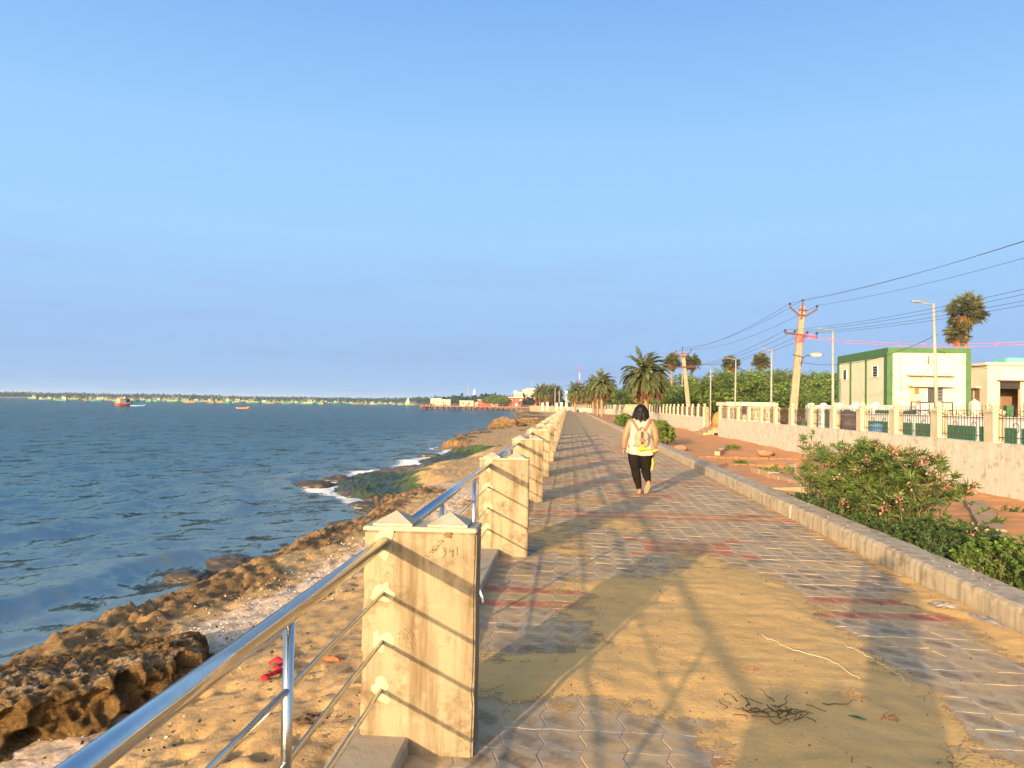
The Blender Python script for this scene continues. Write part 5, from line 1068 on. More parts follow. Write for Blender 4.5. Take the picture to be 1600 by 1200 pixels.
# ------------------------------------------------------------------ people
def ring(c, rx, ry, n=16, yaw=0.0, sq=1.0):
    out = []
    for k in range(n):
        a = 2 * math.pi * k / n; x, y = rx * math.copysign(abs(math.cos(a)) ** sq, math.cos(a)), ry * math.copysign(abs(math.sin(a)) ** sq, math.sin(a)); out.append((c[0] + x * math.cos(yaw) - y * math.sin(yaw), c[1] + x * math.sin(yaw) + y * math.cos(yaw), c[2]))
    return out
def remeshed(name, mb, mat, parent, voxel=0.009, smooth=4):
    me = mb.mesh(name + '_src', mat); o = bpy.data.objects.new(name, me); COL.objects.link(o)
    md = o.modifiers.new('r', 'REMESH'); md.mode = 'VOXEL'; md.voxel_size = voxel; md.use_smooth_shade = True
    ms = o.modifiers.new('s', 'SMOOTH'); ms.iterations = smooth; ms.factor = 0.5
    dg = bpy.context.evaluated_depsgraph_get(); nm = bpy.data.meshes.new_from_object(o.evaluated_get(dg)); nm.name = name; o.modifiers.clear(); o.data = nm; bpy.data.meshes.remove(me)
    nm.polygons.foreach_set('use_smooth', [True] * len(nm.polygons))
    if not nm.materials: nm.materials.append(mat)
    if parent: o.parent = parent
    return o
def chain(mb, pts, n=12):
    """pts: (x,y,z,r)"""
    P = []; Rr = []
    for a, b in zip(pts[:-1], pts[1:]):
        for k in range(4): t = k / 4; P.append(tuple(a[i] + (b[i] - a[i]) * t for i in range(3))); Rr.append(a[3] + (b[3] - a[3]) * t)
    P.append(pts[-1][:3]); Rr.append(pts[-1][3]); mb.tube(P, Rr, n); mb.ellipsoid(P[0], Rr[0], Rr[0], Rr[0], 10, 8); mb.ellipsoid(P[-1], Rr[-1], Rr[-1], Rr[-1], 10, 8)
def hand(mb, wrist, d, side, palm_n, curl=0.35, s_=1.0):
    """wrist point, pointing direction d, thumb side vector, palm normal"""
    w, d, sd, pn = Vector(wrist), Vector(d).normalized(), Vector(side).normalized(), Vector(palm_n).normalized(); rings = []
    for t, hw, ht in ((-0.005, 0.026, 0.021), (0.03, 0.036, 0.018), (0.06, 0.041, 0.016), (0.085, 0.040, 0.013)):
        c = w + d * t * s_; rings.append([c + sd * hw * s_ * math.cos(a * math.pi / 6) + pn * ht * s_ * math.sin(a * math.pi / 6) for a in range(12)])
    mb.loft(rings)
    for k, (off, ln) in enumerate(((0.030, 0.068), (0.010, 0.078), (-0.010, 0.072), (-0.030, 0.056))):
        p = w + d * 0.078 * s_ + sd * off * s_; pts = [p]; dd = d.copy()
        for j in range(3): dd = (dd + pn * curl * (0.6 + 0.3 * j)).normalized(); p = p + dd * ln * s_ * (0.42, 0.32, 0.26)[j]; pts.append(p)
        chain(mb, [(*q, r * s_) for q, r in zip(pts, (0.0105, 0.0095, 0.0088, 0.0075))], 8)
    p = w + d * 0.025 * s_ + sd * 0.028 * s_; q = p + (sd * 0.7 + d * 0.7 + pn * 0.25).normalized() * 0.042 * s_; r = q + (d * 0.9 + sd * 0.2 + pn * 0.35).normalized() * 0.034 * s_; chain(mb, [(*p, 0.014 * s_), (*q, 0.0115 * s_), (*r, 0.009 * s_)], 8)
def head(mb, c, yaw=0.0, pitch=0.0, s_=1.0):
    """face looks along +Y before yaw"""
    Mx = Matrix.Translation(c) @ Matrix.Rotation(yaw, 4, 'Z') @ Matrix.Rotation(pitch, 4, 'X') @ Matrix.Scale(s_, 4); b = len(mb.v)
    rings = []
    for z, rx, ry, yo in ((-0.115, 0.030, 0.030, 0.045), (-0.10, 0.048, 0.055, 0.03), (-0.07, 0.062, 0.075, 0.015), (-0.03, 0.071, 0.088, 0.005), (0.02, 0.075, 0.094, 0.0), (0.06, 0.073, 0.092, -0.004), (0.09, 0.060, 0.076, -0.006), (0.11, 0.035, 0.045, -0.006)): rings.append(ring((0, yo, z), rx, ry, 18))
    mb.loft(rings); mb.ellipsoid((0, 0.104, -0.022), 0.014, 0.020, 0.020, 10, 8); mb.tube([(0, 0.092, 0.028), (0, 0.112, -0.018)], [0.008, 0.012], 8); mb.ellipsoid((0, 0.088, -0.058), 0.024, 0.012, 0.009, 10, 8)
    for s in (-1, 1): mb.ellipsoid((s * 0.076, -0.005, -0.005), 0.010, 0.020, 0.032, 10, 8); mb.ellipsoid((s * 0.031, 0.084, 0.018), 0.015, 0.010, 0.010, 10, 8)
    mb.v[b:] = [tuple(Mx @ Vector(v)) for v in mb.v[b:]]

def make_woman():
    root = empty('person', (1.33, 14.86, 0.0)); tag(root, 'woman walking away in a cream top and black leggings, right foot lifted', 'person')
    # joints (local, she faces +Y)
    mb = MB(); mb.loft([ring((0.0, 0.0, 0.74), 0.195, 0.165), ring((0, 0, 0.84), 0.225, 0.175), ring((0, 0, 0.96), 0.205, 0.155), ring((0, 0.005, 1.08), 0.178, 0.135), ring((0, 0.0, 1.20), 0.188, 0.135), ring((0, -0.005, 1.29), 0.19, 0.118), ring((0, -0.005, 1.345), 0.155, 0.09), ring((0, 0.0, 1.375), 0.085, 0.07), ring((0, 0.01, 1.45), 0.055, 0.058)])
    head(mb, (0.0, 0.028, 1.505), 0.0, 0.0, 0.98)
    LH, LK, LA = (-0.095, 0.0, 0.78), (-0.085, 0.035, 0.43), (-0.012, 0.0, 0.085); RH, RK, RA = (0.10, 0.0, 0.78), (0.10, 0.06, 0.44), (0.128, -0.22, 0.235)
    leg_l = [(*LH, 0.128), (-0.10, 0.02, 0.62, 0.112), (*LK, 0.073), (-0.062, 0.0, 0.30, 0.070), (*LA, 0.040)]; leg_r = [(*RH, 0.128), (0.105, 0.035, 0.62, 0.112), (*RK, 0.073), (0.112, -0.065, 0.345, 0.068), (*RA, 0.040)]
    for l_ in (leg_l, leg_r): chain(mb, l_, 14)
    # feet: left planted, right toe down with the sole to the viewer
    mb.loft([ring((-0.012, -0.045, 0.012), 0.036, 0.04), ring((-0.014, 0.02, 0.04), 0.042, 0.085), ring((-0.012, 0.0, 0.09), 0.036, 0.045)])
    chain(mb, [(-0.012, -0.045, 0.035, 0.034), (-0.016, 0.06, 0.030, 0.040), (-0.022, 0.15, 0.022, 0.028)], 12)
    chain(mb, [(0.128, -0.235, 0.215, 0.036), (0.108, -0.195, 0.115, 0.042), (0.088, -0.150, 0.045, 0.030)], 12)
    # arms
    for s, el, wr in ((-1, (-0.285, -0.03, 1.02), (-0.305, 0.03, 0.80)), (1, (0.275, -0.045, 1.01), (0.270, 0.055, 0.80))):
        chain(mb, [(s * 0.185, -0.005, 1.295, 0.068), (s * 0.245, -0.02, 1.16, 0.066), (*el, 0.052), ((el[0] + wr[0]) / 2, (el[1] + wr[1]) / 2, (el[2] + wr[2]) / 2, 0.045), (*wr, 0.029)], 12)
        d = (Vector(wr) - Vector(el)).normalized(); hand(mb, wr, d + Vector((0, 0, -0.3)), (0, 1, 0.1), (-s, 0, 0), 0.30, 0.92)
    remeshed('body', mb, M['skin'], root, 0.0075, 3)
    # leggings
    mb = MB(); mb.loft([ring((0.0, 0.0, 0.715), 0.17, 0.16), ring((0, 0, 0.78), 0.225, 0.185), ring((0, 0, 0.86), 0.236, 0.186), ring((0, 0, 0.96), 0.21, 0.162)])
    for l_ in (leg_l, leg_r): chain(mb, [(p[0], p[1], p[2], p[3] + (0.011 if k < 4 else 0.008)) for k, p in enumerate(l_[:-1] + [tuple(np.array(l_[-1]) * 0.9 + np.array(l_[-2]) * 0.1)])], 14)
    remeshed('leggings', mb, M['legging'], root, 0.009, 4)
    # sleeveless flared top, hem blown out to the right
    mb = MB(); n = 40; rings = []
    for z, rx, ry, fl, cx in ((0.715, 0.275, 0.225, 0.030, 0.028), (0.76, 0.268, 0.222, 0.026, 0.022), (0.84, 0.252, 0.208, 0.018, 0.012), (0.95, 0.226, 0.182, 0.010, 0.004), (1.06, 0.200, 0.158, 0.006, 0), (1.17, 0.200, 0.154, 0.004, 0), (1.26, 0.206, 0.142, 0, 0), (1.32, 0.196, 0.122, 0, 0), (1.36, 0.165, 0.10, 0, 0), (1.385, 0.105, 0.085, 0, 0)):
        r_ = []
        for k in range(n):
            a = 2 * math.pi * k / n; w = 1 + fl * (3.2 * math.sin(a * 5 + 0.6) + 2.0 * math.sin(a * 9 + z * 6)) ; zz = z + (0.020 * math.sin(a * 2 + 0.9) + 0.035 * max(0, math.cos(a)) if z < 0.73 else 0.0); r_.append((cx + rx * w * math.cos(a), ry * w * math.sin(a), zz))
        rings.append(r_)
    mb.loft(rings, caps=False); o = mb.build('top', M['shirt'], root); sd = o.modifiers.new('t', 'SOLIDIFY'); sd.thickness = 0.006; sd.offset = 1
    # yellow scarf end flapping behind the hip
    V = []; nu, nv = 22, 9
    for i in range(nu):
        u = i / (nu - 1)
        for j in range(nv):
            v = j / (nv - 1); V.append((-0.06 + 0.34 * u, -0.245 - 0.05 * math.sin(u * 5) - 0.02 * v, 0.835 + 0.022 * math.sin(u * 5.2 + 0.4) + 0.004 * u - 0.070 * v * (1 - 0.6 * u) * (0.75 + 0.25 * math.sin(u * 9 + 1)) + 0.006 * math.sin(v * 6 + u * 14)))
    F = [(i * nv + j, i * nv + j + 1, (i + 1) * nv + j + 1, (i + 1) * nv + j) for i in range(nu - 1) for j in range(nv - 1)]; mb = MB().add(V, F, True); mb.tube([(-0.06, -0.245, 0.80), (-0.03, -0.25, 0.84), (0.02, -0.25, 0.86), (0.07, -0.25, 0.835)], [0.02, 0.035, 0.03, 0.015], 8)
    o = mb.build('scarf', M['yellow'], root); sd = o.modifiers.new('t', 'SOLIDIFY'); sd.thickness = 0.005
    mb = MB(); mb.tube([(0.215, -0.03, 0.66), (0.222, -0.04, 0.56), (0.212, -0.03, 0.46), (0.2, -0.03, 0.42)], [0.012, 0.02, 0.016, 0.004], 8); mb.build('scarf_tail', M['yellow'], root)
    # hair: shoulder length, wavy, locks hanging over the back
    mb = MB(); mb.ellipsoid((0, 0.012, 1.535), 0.108, 0.118, 0.105, 20, 14); g = random.Random(4)
    for k in range(64):
        k = k * 45 / 63; a = math.pi * (1.02 + 0.96 * k / 45); rx = 0.098 + g.uniform(-0.014, 0.02); p0 = (rx * math.cos(a) * 0.9, 0.02 + 0.10 * math.sin(a) * 0.9, 1.56); z1 = 1.345 + g.uniform(-0.02, 0.05) - 0.045 * math.sin((k / 45) * math.pi) * g.random(); f = 1.16 + g.uniform(-0.15, 0.32)
        mid = (rx * math.cos(a) * 1.15 + g.gauss(0, 0.006), 0.01 + 0.115 * math.sin(a), 1.47); end = (rx * math.cos(a) * f + g.gauss(0, 0.012), -0.005 + 0.125 * math.sin(a) * 1.08, z1); chain(mb, [(*p0, 0.016), (*mid, 0.015 + g.uniform(0, 0.006)), ((mid[0] + end[0]) / 2 + g.gauss(0, 0.012), (mid[1] + end[1]) / 2 + g.gauss(0, 0.006), (mid[2] + end[2]) / 2, 0.014), (*end, 0.003)], 7)
    remeshed('hair', mb, M['hair'], root, 0.0045, 1)
    mb = MB(); g = random.Random(6)
    for k in range(40):
        a = math.pi * g.uniform(0.95, 2.05); r0 = 0.10; p = Vector((r0 * math.cos(a), 0.01 + 0.115 * math.sin(a), g.uniform(1.40, 1.52))); q = p + Vector((math.cos(a) * g.uniform(0.01, 0.05), math.sin(a) * 0.03, -g.uniform(0.05, 0.11))); e = q + Vector((math.cos(a) * g.uniform(-0.02, 0.05), -0.01, -g.uniform(0.01, 0.05))); mb.tube([p, q, e], [0.006, 0.005, 0.001], 5)
    mb.build('loose_strands', M['hair'], root)
    mb = MB(); mb.tube([(-0.305 + 0.034 * math.cos(a * math.pi / 8), 0.026 + 0.034 * math.sin(a * math.pi / 8), 0.822) for a in range(17)], 0.008, 8); mb.build('bracelet', M['darkstrap'], root)
    # sandals
    def sole_out(n=20): return [(0.047 * math.cos(a) * (1.0 if math.sin(a) > 0 else 0.82), 0.125 * math.sin(a)) for a in [2 * math.pi * k / n for k in range(n)]]
    so = sole_out(); mb = MB(); mb.loft([[(-0.014 + x, 0.05 + y, z) for x, y in so] for z in (0.002, 0.018)]); s1 = mb.build('sandal', M['sole'], root)
    mb = MB(); mb.tube([(-0.06, 0.09, 0.02), (-0.03, 0.10, 0.065), (0.01, 0.10, 0.065), (0.033, 0.09, 0.02)], 0.008, 6); mb.build('sandal_strap', M['strap'], s1)
    A, B = Vector((0.138, -0.285, 0.255)), Vector((0.078, -0.19, 0.022)); ax = (B - A).normalized(); nr = Vector((0.0, -1.0, 0.0)); nr = (nr - ax * nr.dot(ax)).normalized(); sd_ = ax.cross(nr); mid = (A + B) / 2
    mb = MB(); mb.loft([[mid + sd_ * x + ax * y + nr * h for x, y in so] for h in (-0.008, 0.010)]); mb.build('sandal', M['sole'], root)
    return root
make_woman()
# backpack on her back: a thing of its own
bp = empty('backpack', (1.33, 14.86 - 0.17, 0.86)); tag(bp, 'small chevron-patterned backpack with brown leather straps on the walking woman', 'backpack')
mb = MB(); mb.loft([ring((0.0, -0.03, z), rx, ry, 24, 0, 0.62) for z, rx, ry in ((0.0, 0.105, 0.03), (0.012, 0.125, 0.055), (0.10, 0.132, 0.066), (0.20, 0.128, 0.062), (0.255, 0.105, 0.05), (0.29, 0.06, 0.035), (0.30, 0.02, 0.02))]); mb.build('bag', M['bag'], bp)
mb = MB(); mb.loft([ring((0.0, -0.038, z), rx, ry, 24, 0, 0.62) for z, rx, ry in ((0.125, 0.095, 0.066), (0.135, 0.122, 0.070), (0.205, 0.130, 0.068), (0.26, 0.108, 0.055), (0.298, 0.06, 0.04), (0.308, 0.02, 0.02))]); fl = mb.build('flap', M['bag'], bp)
mb = MB(); mb.box(-0.021, 0.021, -0.128, -0.112, 0.06, 0.28); st = mb.build('flap_strap', M['darkstrap'], bp); mb = MB(); mb.bbox(-0.036, 0.036, -0.140, -0.1285, 0.10, 0.165, 0.004); mb.build('buckle_tab', M['strap'], st)
mb = MB(); mb.tube([(-0.038, -0.03, 0.29), (-0.034, -0.035, 0.345), (0, -0.036, 0.362), (0.034, -0.035, 0.345), (0.038, -0.03, 0.29)], 0.010, 8); mb.build('top_handle', M['strap'], bp)
for s in (-1, 1):
    pts = [(s * 0.045, -0.012, 0.275), (s * 0.09, 0.012, 0.36), (s * 0.135, 0.05, 0.44), (s * 0.162, 0.12, 0.497), (s * 0.165, 0.18, 0.505)]; mb = MB()
    R0 = [[Vector(p) + Vector((s * a * 0.026, 0, a * 0.010 * 0)) + Vector((0, -b * 0.006, b * 0.006)) for a, b in ((-1, -1), (1, -1), (1, 1), (-1, 1))] for p in pts]; mb.loft(R0 if s > 0 else [r[::-1] for r in R0], True, False); mb.build('shoulder_strap', M['strap'], bp)
    mb = MB(); mb.tube([(s * 0.118, -0.02, 0.03), (s * 0.175, 0.05, 0.02), (s * 0.21, 0.13, 0.05)], 0.011, 6); mb.build('lower_strap', M['darkstrap'], bp)

# the photographer, whose shadow lies across the paving
def make_photographer():
    root = empty('person', (0.03, -0.40, 0.0)); tag(root, 'photographer whose legs and raised arms cast the shadow across the near paving', 'person')
    mb = MB(); mb.loft([ring((0, 0, 0.86), 0.155, 0.115), ring((0, 0, 0.95), 0.165, 0.125), ring((0, 0, 1.08), 0.145, 0.11), ring((0, 0, 1.25), 0.17, 0.12), ring((0, 0, 1.38), 0.18, 0.105), ring((0, 0, 1.44), 0.10, 0.07), ring((0, 0.01, 1.52), 0.055, 0.055)]); head(mb, (0, 0.03, 1.61), 0, -0.05)
    for s in (-1, 1):
        chain(mb, [(s * 0.09, 0, 0.9, 0.098), (s * 0.115, 0.015, 0.5, 0.062), (s * 0.135, -0.01, 0.28, 0.056), (s * 0.15, -0.02, 0.09, 0.04)], 14); chain(mb, [(s * 0.15, -0.05, 0.04, 0.036), (s * 0.155, 0.06, 0.035, 0.042), (s * 0.165, 0.15, 0.025, 0.03)], 12)
        el = (s * 0.25, 0.13, 1.22); wr = (s * 0.10, 0.30, 1.50); chain(mb, [(s * 0.18, 0, 1.375, 0.058), (*el, 0.042), (*wr, 0.027)], 12); hand(mb, wr, (-s * 0.25, 0.45, 0.8), (0, -0.4, 0.9), (-s, 0.1, 0.0), 0.45)
    remeshed('body', mb, M['skin'], root, 0.012, 3)
    mb = MB(); mb.loft([ring((0, 0, 0.84), 0.165, 0.125), ring((0, 0, 0.95), 0.175, 0.135), ring((0, 0, 1.03), 0.16, 0.12)])
    for s in (-1, 1): chain(mb, [(s * 0.09, 0, 0.9, 0.112), (s * 0.115, 0.015, 0.5, 0.082), (s * 0.135, -0.01, 0.28, 0.074), (s * 0.15, -0.02, 0.10, 0.068)], 14)
    remeshed('trousers', mb, M['denim'], root, 0.013, 3)
    mb = MB(); mb.loft([ring((0, 0, 0.92), 0.19, 0.15), ring((0, 0, 1.08), 0.165, 0.13), ring((0, 0, 1.25), 0.185, 0.135), ring((0, 0, 1.38), 0.19, 0.12), ring((0, 0, 1.455), 0.10, 0.08)])
    for s in (-1, 1): chain(mb, [(s * 0.17, 0, 1.37, 0.078), (s * 0.225, 0.08, 1.28, 0.066)], 12)
    remeshed('shirt', mb, M['tee'], root, 0.013, 3)
    mb = MB(); mb.ellipsoid((0, 0.005, 1.645), 0.092, 0.108, 0.098, 16, 12); remeshed('hair', mb, M['hair'], root, 0.012, 2)
make_photographer()
mb = MB(); mb.bbox(-0.075, 0.075, -0.034, -0.026, 1.557, 1.628, 0.002); tag(mb.build('phone', M['phone']), 'black phone held up by the photographer at the near end of the promenade', 'phone')

# far figure seated on the paving
def make_sitter():
    root = empty('person', (2.15, 180.0, 0.0), R(150)); tag(root, 'distant person in dark clothes seated on the paving by the palms', 'person')
    mb = MB(); mb.loft([ring((0, 0, 0.04), 0.2, 0.17), ring((0, 0, 0.15), 0.2, 0.16), ring((0, 0.03, 0.35), 0.17, 0.13), ring((0, 0.07, 0.55), 0.2, 0.13), ring((0, 0.09, 0.62), 0.1, 0.08), ring((0, 0.11, 0.70), 0.055, 0.055)]); head(mb, (0, 0.15, 0.80), 0, -0.2)
    for s in (-1, 1): chain(mb, [(s * 0.11, 0.02, 0.12, 0.1), (s * 0.24, 0.38, 0.36, 0.07), (s * 0.12, 0.62, 0.08, 0.05)], 10); chain(mb, [(s * 0.2, 0.08, 0.55, 0.06), (s * 0.3, 0.22, 0.36, 0.045), (s * 0.22, 0.44, 0.36, 0.03)], 10); hand(mb, (s * 0.22, 0.44, 0.36), (-s * 0.3, 0.9, -0.2), (-s, 0, 0.2), (0, 0, -1)); chain(mb, [(s * 0.12, 0.6, 0.05, 0.04), (s * 0.13, 0.78, 0.035, 0.03)], 10)
    remeshed('body', mb, M['skin'], root, 0.013, 3)
    mb = MB(); mb.loft([ring((0, 0, 0.02), 0.22, 0.19), ring((0, 0, 0.15), 0.22, 0.18), ring((0, 0.03, 0.35), 0.19, 0.15), ring((0, 0.07, 0.55), 0.22, 0.15), ring((0, 0.09, 0.63), 0.11, 0.09)])
    for s in (-1, 1): chain(mb, [(s * 0.11, 0.02, 0.12, 0.12), (s * 0.24, 0.38, 0.36, 0.085), (s * 0.13, 0.58, 0.12, 0.065)], 10); chain(mb, [(s * 0.2, 0.08, 0.55, 0.075), (s * 0.3, 0.22, 0.36, 0.06)], 10)
    remeshed('clothes', mb, M['bdark'], root, 0.014, 3); mb = MB(); mb.ellipsoid((0, 0.135, 0.83), 0.1, 0.11, 0.1, 14, 10); remeshed('hair', mb, M['hair'], root, 0.014, 2)
make_sitter()
# ------------------------------------------------------------------ boats
def hull_mesh(Lh, B, D, sheer, mat, name='hull'):
    rings = []; n = 9
    for i in range(11):
        t = i / 10; x = -Lh / 2 + Lh * t; w = B / 2 * (0.78 + 0.22 * math.sin(min(1, t * 2) * math.pi / 2)) * (1 - max(0, t - 0.55) ** 2 * 4.6) ; w = max(w, 0.03); top = D * (0.62 + sheer * (2 * t - 0.75) ** 2 + (0.22 if t > 0.85 else 0) * (t - 0.85) * 6); r = []
        for k in range(n): a = math.pi * k / (n - 1); c = math.cos(a); s_ = math.sin(a) ** 0.6; r.append((x + (0.10 * Lh * (1 - s_) if t > 0.8 else 0), w * c * (0.82 + 0.18 * (1 - s_)), top - (top + D * 0.25) * s_))
        rings.append(r)
    return MB().loft(rings, True, True).mesh(name, mat)
def trawler(Lh, hullm, bandm, cabm, roofm):
    B, D = Lh * 0.30, Lh * 0.20; root = empty('fishing_boat'); link('hull', hull_mesh(Lh, B, D, 0.45, M[hullm]), root)
    mb = MB(); mb.box(-Lh * 0.46, Lh * 0.30, -B * 0.46, B * 0.46, D * 0.72, D * 0.90); mb.build('rail_band', M[bandm], root)
    mb = MB(); mb.box(-Lh * 0.36, -Lh * 0.02, -B * 0.34, B * 0.34, D * 0.91, D * 1.85); c = mb.build('wheelhouse', M[cabm], root)
    mb = MB(); mb.box(-Lh * 0.42, Lh * 0.05, -B * 0.42, B * 0.42, D * 1.86, D * 1.98); mb.build('roof', M[roofm], c)
    for s in (-1, 1): mb = MB(); mb.box(-Lh * 0.30, -Lh * 0.10, s * B * 0.345 - 0.01, s * B * 0.345 + 0.01, D * 1.25, D * 1.65); mb.build('window', M['bdark'], c)
    mb = MB(); mb.tube([(-Lh * 0.05, 0, D * 1.9), (-Lh * 0.05, 0, D * 3.0)], Lh * 0.008, 6); mb.tube([(-Lh * 0.05, 0, D * 2.8), (Lh * 0.33, 0, D * 1.2)], Lh * 0.005, 5); mb.build('mast', M['bwhite'], root)
    return root
def skiff(Lh, hullm, inm):
    root = empty('skiff'); B, D = Lh * 0.26, Lh * 0.14; link('hull', hull_mesh(Lh, B, D, 0.55, M[hullm]), root); mb = MB()
    mb.box(-Lh * 0.42, Lh * 0.25, -B * 0.43, B * 0.43, D * 0.68, D * 0.78); mb.build('gunwale', M[inm], root)
    for t in (-0.2, 0.1): mb = MB(); mb.box(Lh * t, Lh * (t + 0.05), -B * 0.4, B * 0.4, D * 0.785, D * 0.86); mb.build('thwart', M['bbrown'], root)
    return root
WL = SEA - 0.1
def red_boat():
    root = empty('trawler', (-172.5, 300, WL), R(62)); root.scale = (0.68, 0.68, 0.76); tag(root, 'red and white trawler anchored in the bay, nearest of the boats', 'boat'); Lh, B, D = 9.0, 4.7, 2.0
    link('hull', hull_mesh(Lh, B, D, 0.3, M['bred']), root); mb = MB(); mb.box(-Lh * .49, Lh * .3, -B * .42, B * .42, D * .64, D * .86); mb.build('rail_band', M['bwhite'], root)
    mb = MB(); mb.box(-Lh * .40, Lh * .02, -B * .34, B * .34, D * .87, D * 1.72); c = mb.build('wheelhouse', M['bwhite'], root)
    mb = MB(); mb.box(-Lh * .44, Lh * .08, -B * .44, B * .44, D * 1.73, D * 1.84); mb.build('roof', M['borange'], c)
    for s in (-1, 0, 1): mb = MB(); mb.box(-Lh * .415, -Lh * .401, s * 1.0 - 0.26, s * 1.0 + 0.26, D * .95, D * 1.55); mb.build('window', M['bdark'] if s == 0 else M['borange'], c)
    mb = MB(); mb.ellipsoid((Lh * .18, 0.3, D * 1.45), 1.9, 1.7, 1.1, 14, 10); mb.build('net_heap', M['bnavy'], root); mb = MB(); mb.ellipsoid((Lh * .02, 0.0, D * 2.05), 1.0, 1.0, 0.5, 12, 8); mb.build('tarpaulin', M['bwhite'], root)
    mb = MB(); mb.tube([(-Lh * .2, 0, D * 1.84), (-Lh * .2, 0, D * 2.7)], 0.07, 6); mb.tube([(-Lh * .28, 0, D * 2.3), (-Lh * .1, 0, D * 2.3)], 0.06, 6); mb.build('mast', M['bwhite'], root)
red_boat()
s = skiff(5.2, 'bblue', 'bwhite'); s.location = (-157.5, 283, WL); s.rotation_euler.z = R(10); tag(s, 'small blue and white skiff floating beside the red trawler', 'boat')
s = skiff(4.2, 'borange', 'bbrown'); s.location = (-113.5, 272, WL); s.rotation_euler.z = R(15); tag(s, 'small orange rowing boat alone on the water', 'boat')
protos = [trawler(7.5, 'bgreen', 'byellow', 'bteal', 'bgreen'), trawler(7.0, 'bteal', 'bgreen', 'bwhite', 'bgreen'), trawler(8.0, 'bgreen', 'bwhite', 'byellow', 'bbrown'), trawler(7.0, 'bbrown', 'byellow', 'bgreen', 'bdark'), trawler(6.5, 'byellow', 'bgreen', 'bwhite', 'borange')]
bl = ['green boat with yellow rail and teal wheelhouse moored off the far shore', 'teal boat with white wheelhouse moored off the far shore', 'green boat with pale yellow wheelhouse moored off the far shore', 'brown boat with green wheelhouse moored off the far shore', 'yellow boat with white wheelhouse moored off the far shore']
g = random.Random(21); used = set(); k = 0
for i in range(88):
    px = 12 + 640 * ((i + g.random()) / 88) ** 0.92 ; rel = (px - 888.4) / 1250; d = g.uniform(560, 900) if px < 420 else g.uniform(650, 1150); x = rel * d * 1.0; b = g.randrange(5)
    o = protos[b] if b not in used else copy_tree(protos[b]); used.add(b); o.location = (x, d, WL); o.rotation_euler.z = g.uniform(-0.7, 0.7) + (math.pi if g.random() < 0.4 else 0); s_ = g.uniform(0.9, 1.45); o.scale = (s_, s_, s_); tag(o, bl[b], 'boat', 'fishing boats moored off the far shore')

# ------------------------------------------------------------------ pier, town and landmarks at the end of the bay
root = empty('pier', (-66.4, 358, 0)); tag(root, 'long low timber pier on dark piles running out from the shore', 'pier'); dv = Vector((49.8, 38, 0)); Lp = dv.length; dv.normalize(); pv = Vector((-dv.y, dv.x, 0))
mb = MB(); Mx = Matrix.Rotation(math.atan2(dv.y, dv.x), 4, 'Z'); mb.box(0, Lp, -1.4, 1.4, -0.1, 0.42, Mx); mb.build('deck', M['pierdeck'], root)
for k in range(22):
    t = Lp * k / 21
    for s in (-1, 1):
        c = dv * t + pv * s * 0.95; mb = MB(); mb.tube([(c.x, c.y, -3.2), (c.x, c.y, 1.3 if k % 2 == 0 else -0.102)], 0.26, 7); mb.build('pile', M['pierwood'], root)
for s in (-1, 1): mb = MB(); mb.box(0, Lp, s * 0.95 - 0.05, s * 0.95 + 0.05, 1.08, 1.22, Mx); mb.build('handrail', M['pierdeck'], root)
mb = MB()
for k in range(7):
    c = dv * (k * 0.9) + pv * (-1.3 if k % 2 else 1.3); mb.tube([(c.x, c.y, -3.2), (c.x, c.y, 1.3)], 0.2, 7)
mb.build('end_fender', M['pierwood'], root)
def far_block():
    root = empty('red_cream_building', (-38.5, 500, 0)); tag(root, 'red arcaded building with stepped cream upper storeys behind the pier', 'building')
    mb = MB(); mb.box(1.5, 19, 0, 14, -1, 5.6); mb.build('lower_storey', M['red_b'], root); mb = MB(); mb.box(0.6, 19.6, -1.2, 14.5, 5.602, 6.1); mb.build('balcony_slab', M['white_wall'], root)
    for k in range(6): mb = MB(); x = 2.2 + k * 2.9; mb.box(x, x + 1.4, -0.04, -0.004, 0.4, 2.0); mb.build('arch_opening', M['white_wall'] if k % 2 else M['bdark'], root); mb = MB(); mb.box(x, x + 1.4, -0.04, -0.004, 3.1, 4.7); mb.build('window', M['bdark'] if k % 2 else M['white_wall'], root)
    mb = MB(); mb.box(4.5, 19, 0.5, 14, 6.102, 8.7); up = mb.build('upper_storey', M['cream_far'], root)
    for k in range(6): mb = MB(); x = 5.3 + k * 2.2; mb.box(x, x + 0.9, 0.46, 0.496, 6.7, 7.9); mb.build('window', M['bbrown'], up)
    mb = MB(); mb.box(3.8, 19.3, 0.2, 14.2, 8.702, 9.1); mb.build('cornice', M['white_wall'], root); mb = MB(); mb.box(9.5, 17.5, 2, 12, 9.102, 10.9); mb.build('roof_storey', M['cream_far'], root); mb = MB(); mb.box(11.5, 17.0, 3, 11, 10.902, 11.8); mb.build('roof_tank', M['cream_far'], root)
    mb = MB(); mb.box(4.0, 6.0, 3, 5, 9.102, 10.3); mb.build('stair_head', M['white_wall'], root); mb = MB(); mb.tube([(15, 6, 11.8), (15, 6, 16.8)], 0.16, 6); mb.build('mast', M['galv'], root)
far_block()
block('red_shed', 'long red-fronted low shed on the shore left of the red building', -62, 545, 9.5, 6, 4.0, 'red_b', [(1, 2.5, 1, 2.5)], roofm='white_wall'); block('low_house', 'pale low house on the shore behind the pier', -78, 570, 10, 6, 3.2, 'cream_far', [(2, 3.5, 1, 2.3), (6, 7.5, 1, 2.3)])
block('low_house', 'small white house on the far shore at the pier head', -116, 720, 9, 6, 4.5, 'cream_far', [(2, 4, 1.5, 3)]); block('low_house', 'cream far-shore house with a stepped roof', -139, 800, 11, 6, 6, 'cream_far', [(2, 4, 1.5, 3), (6, 8, 1.5, 3)])
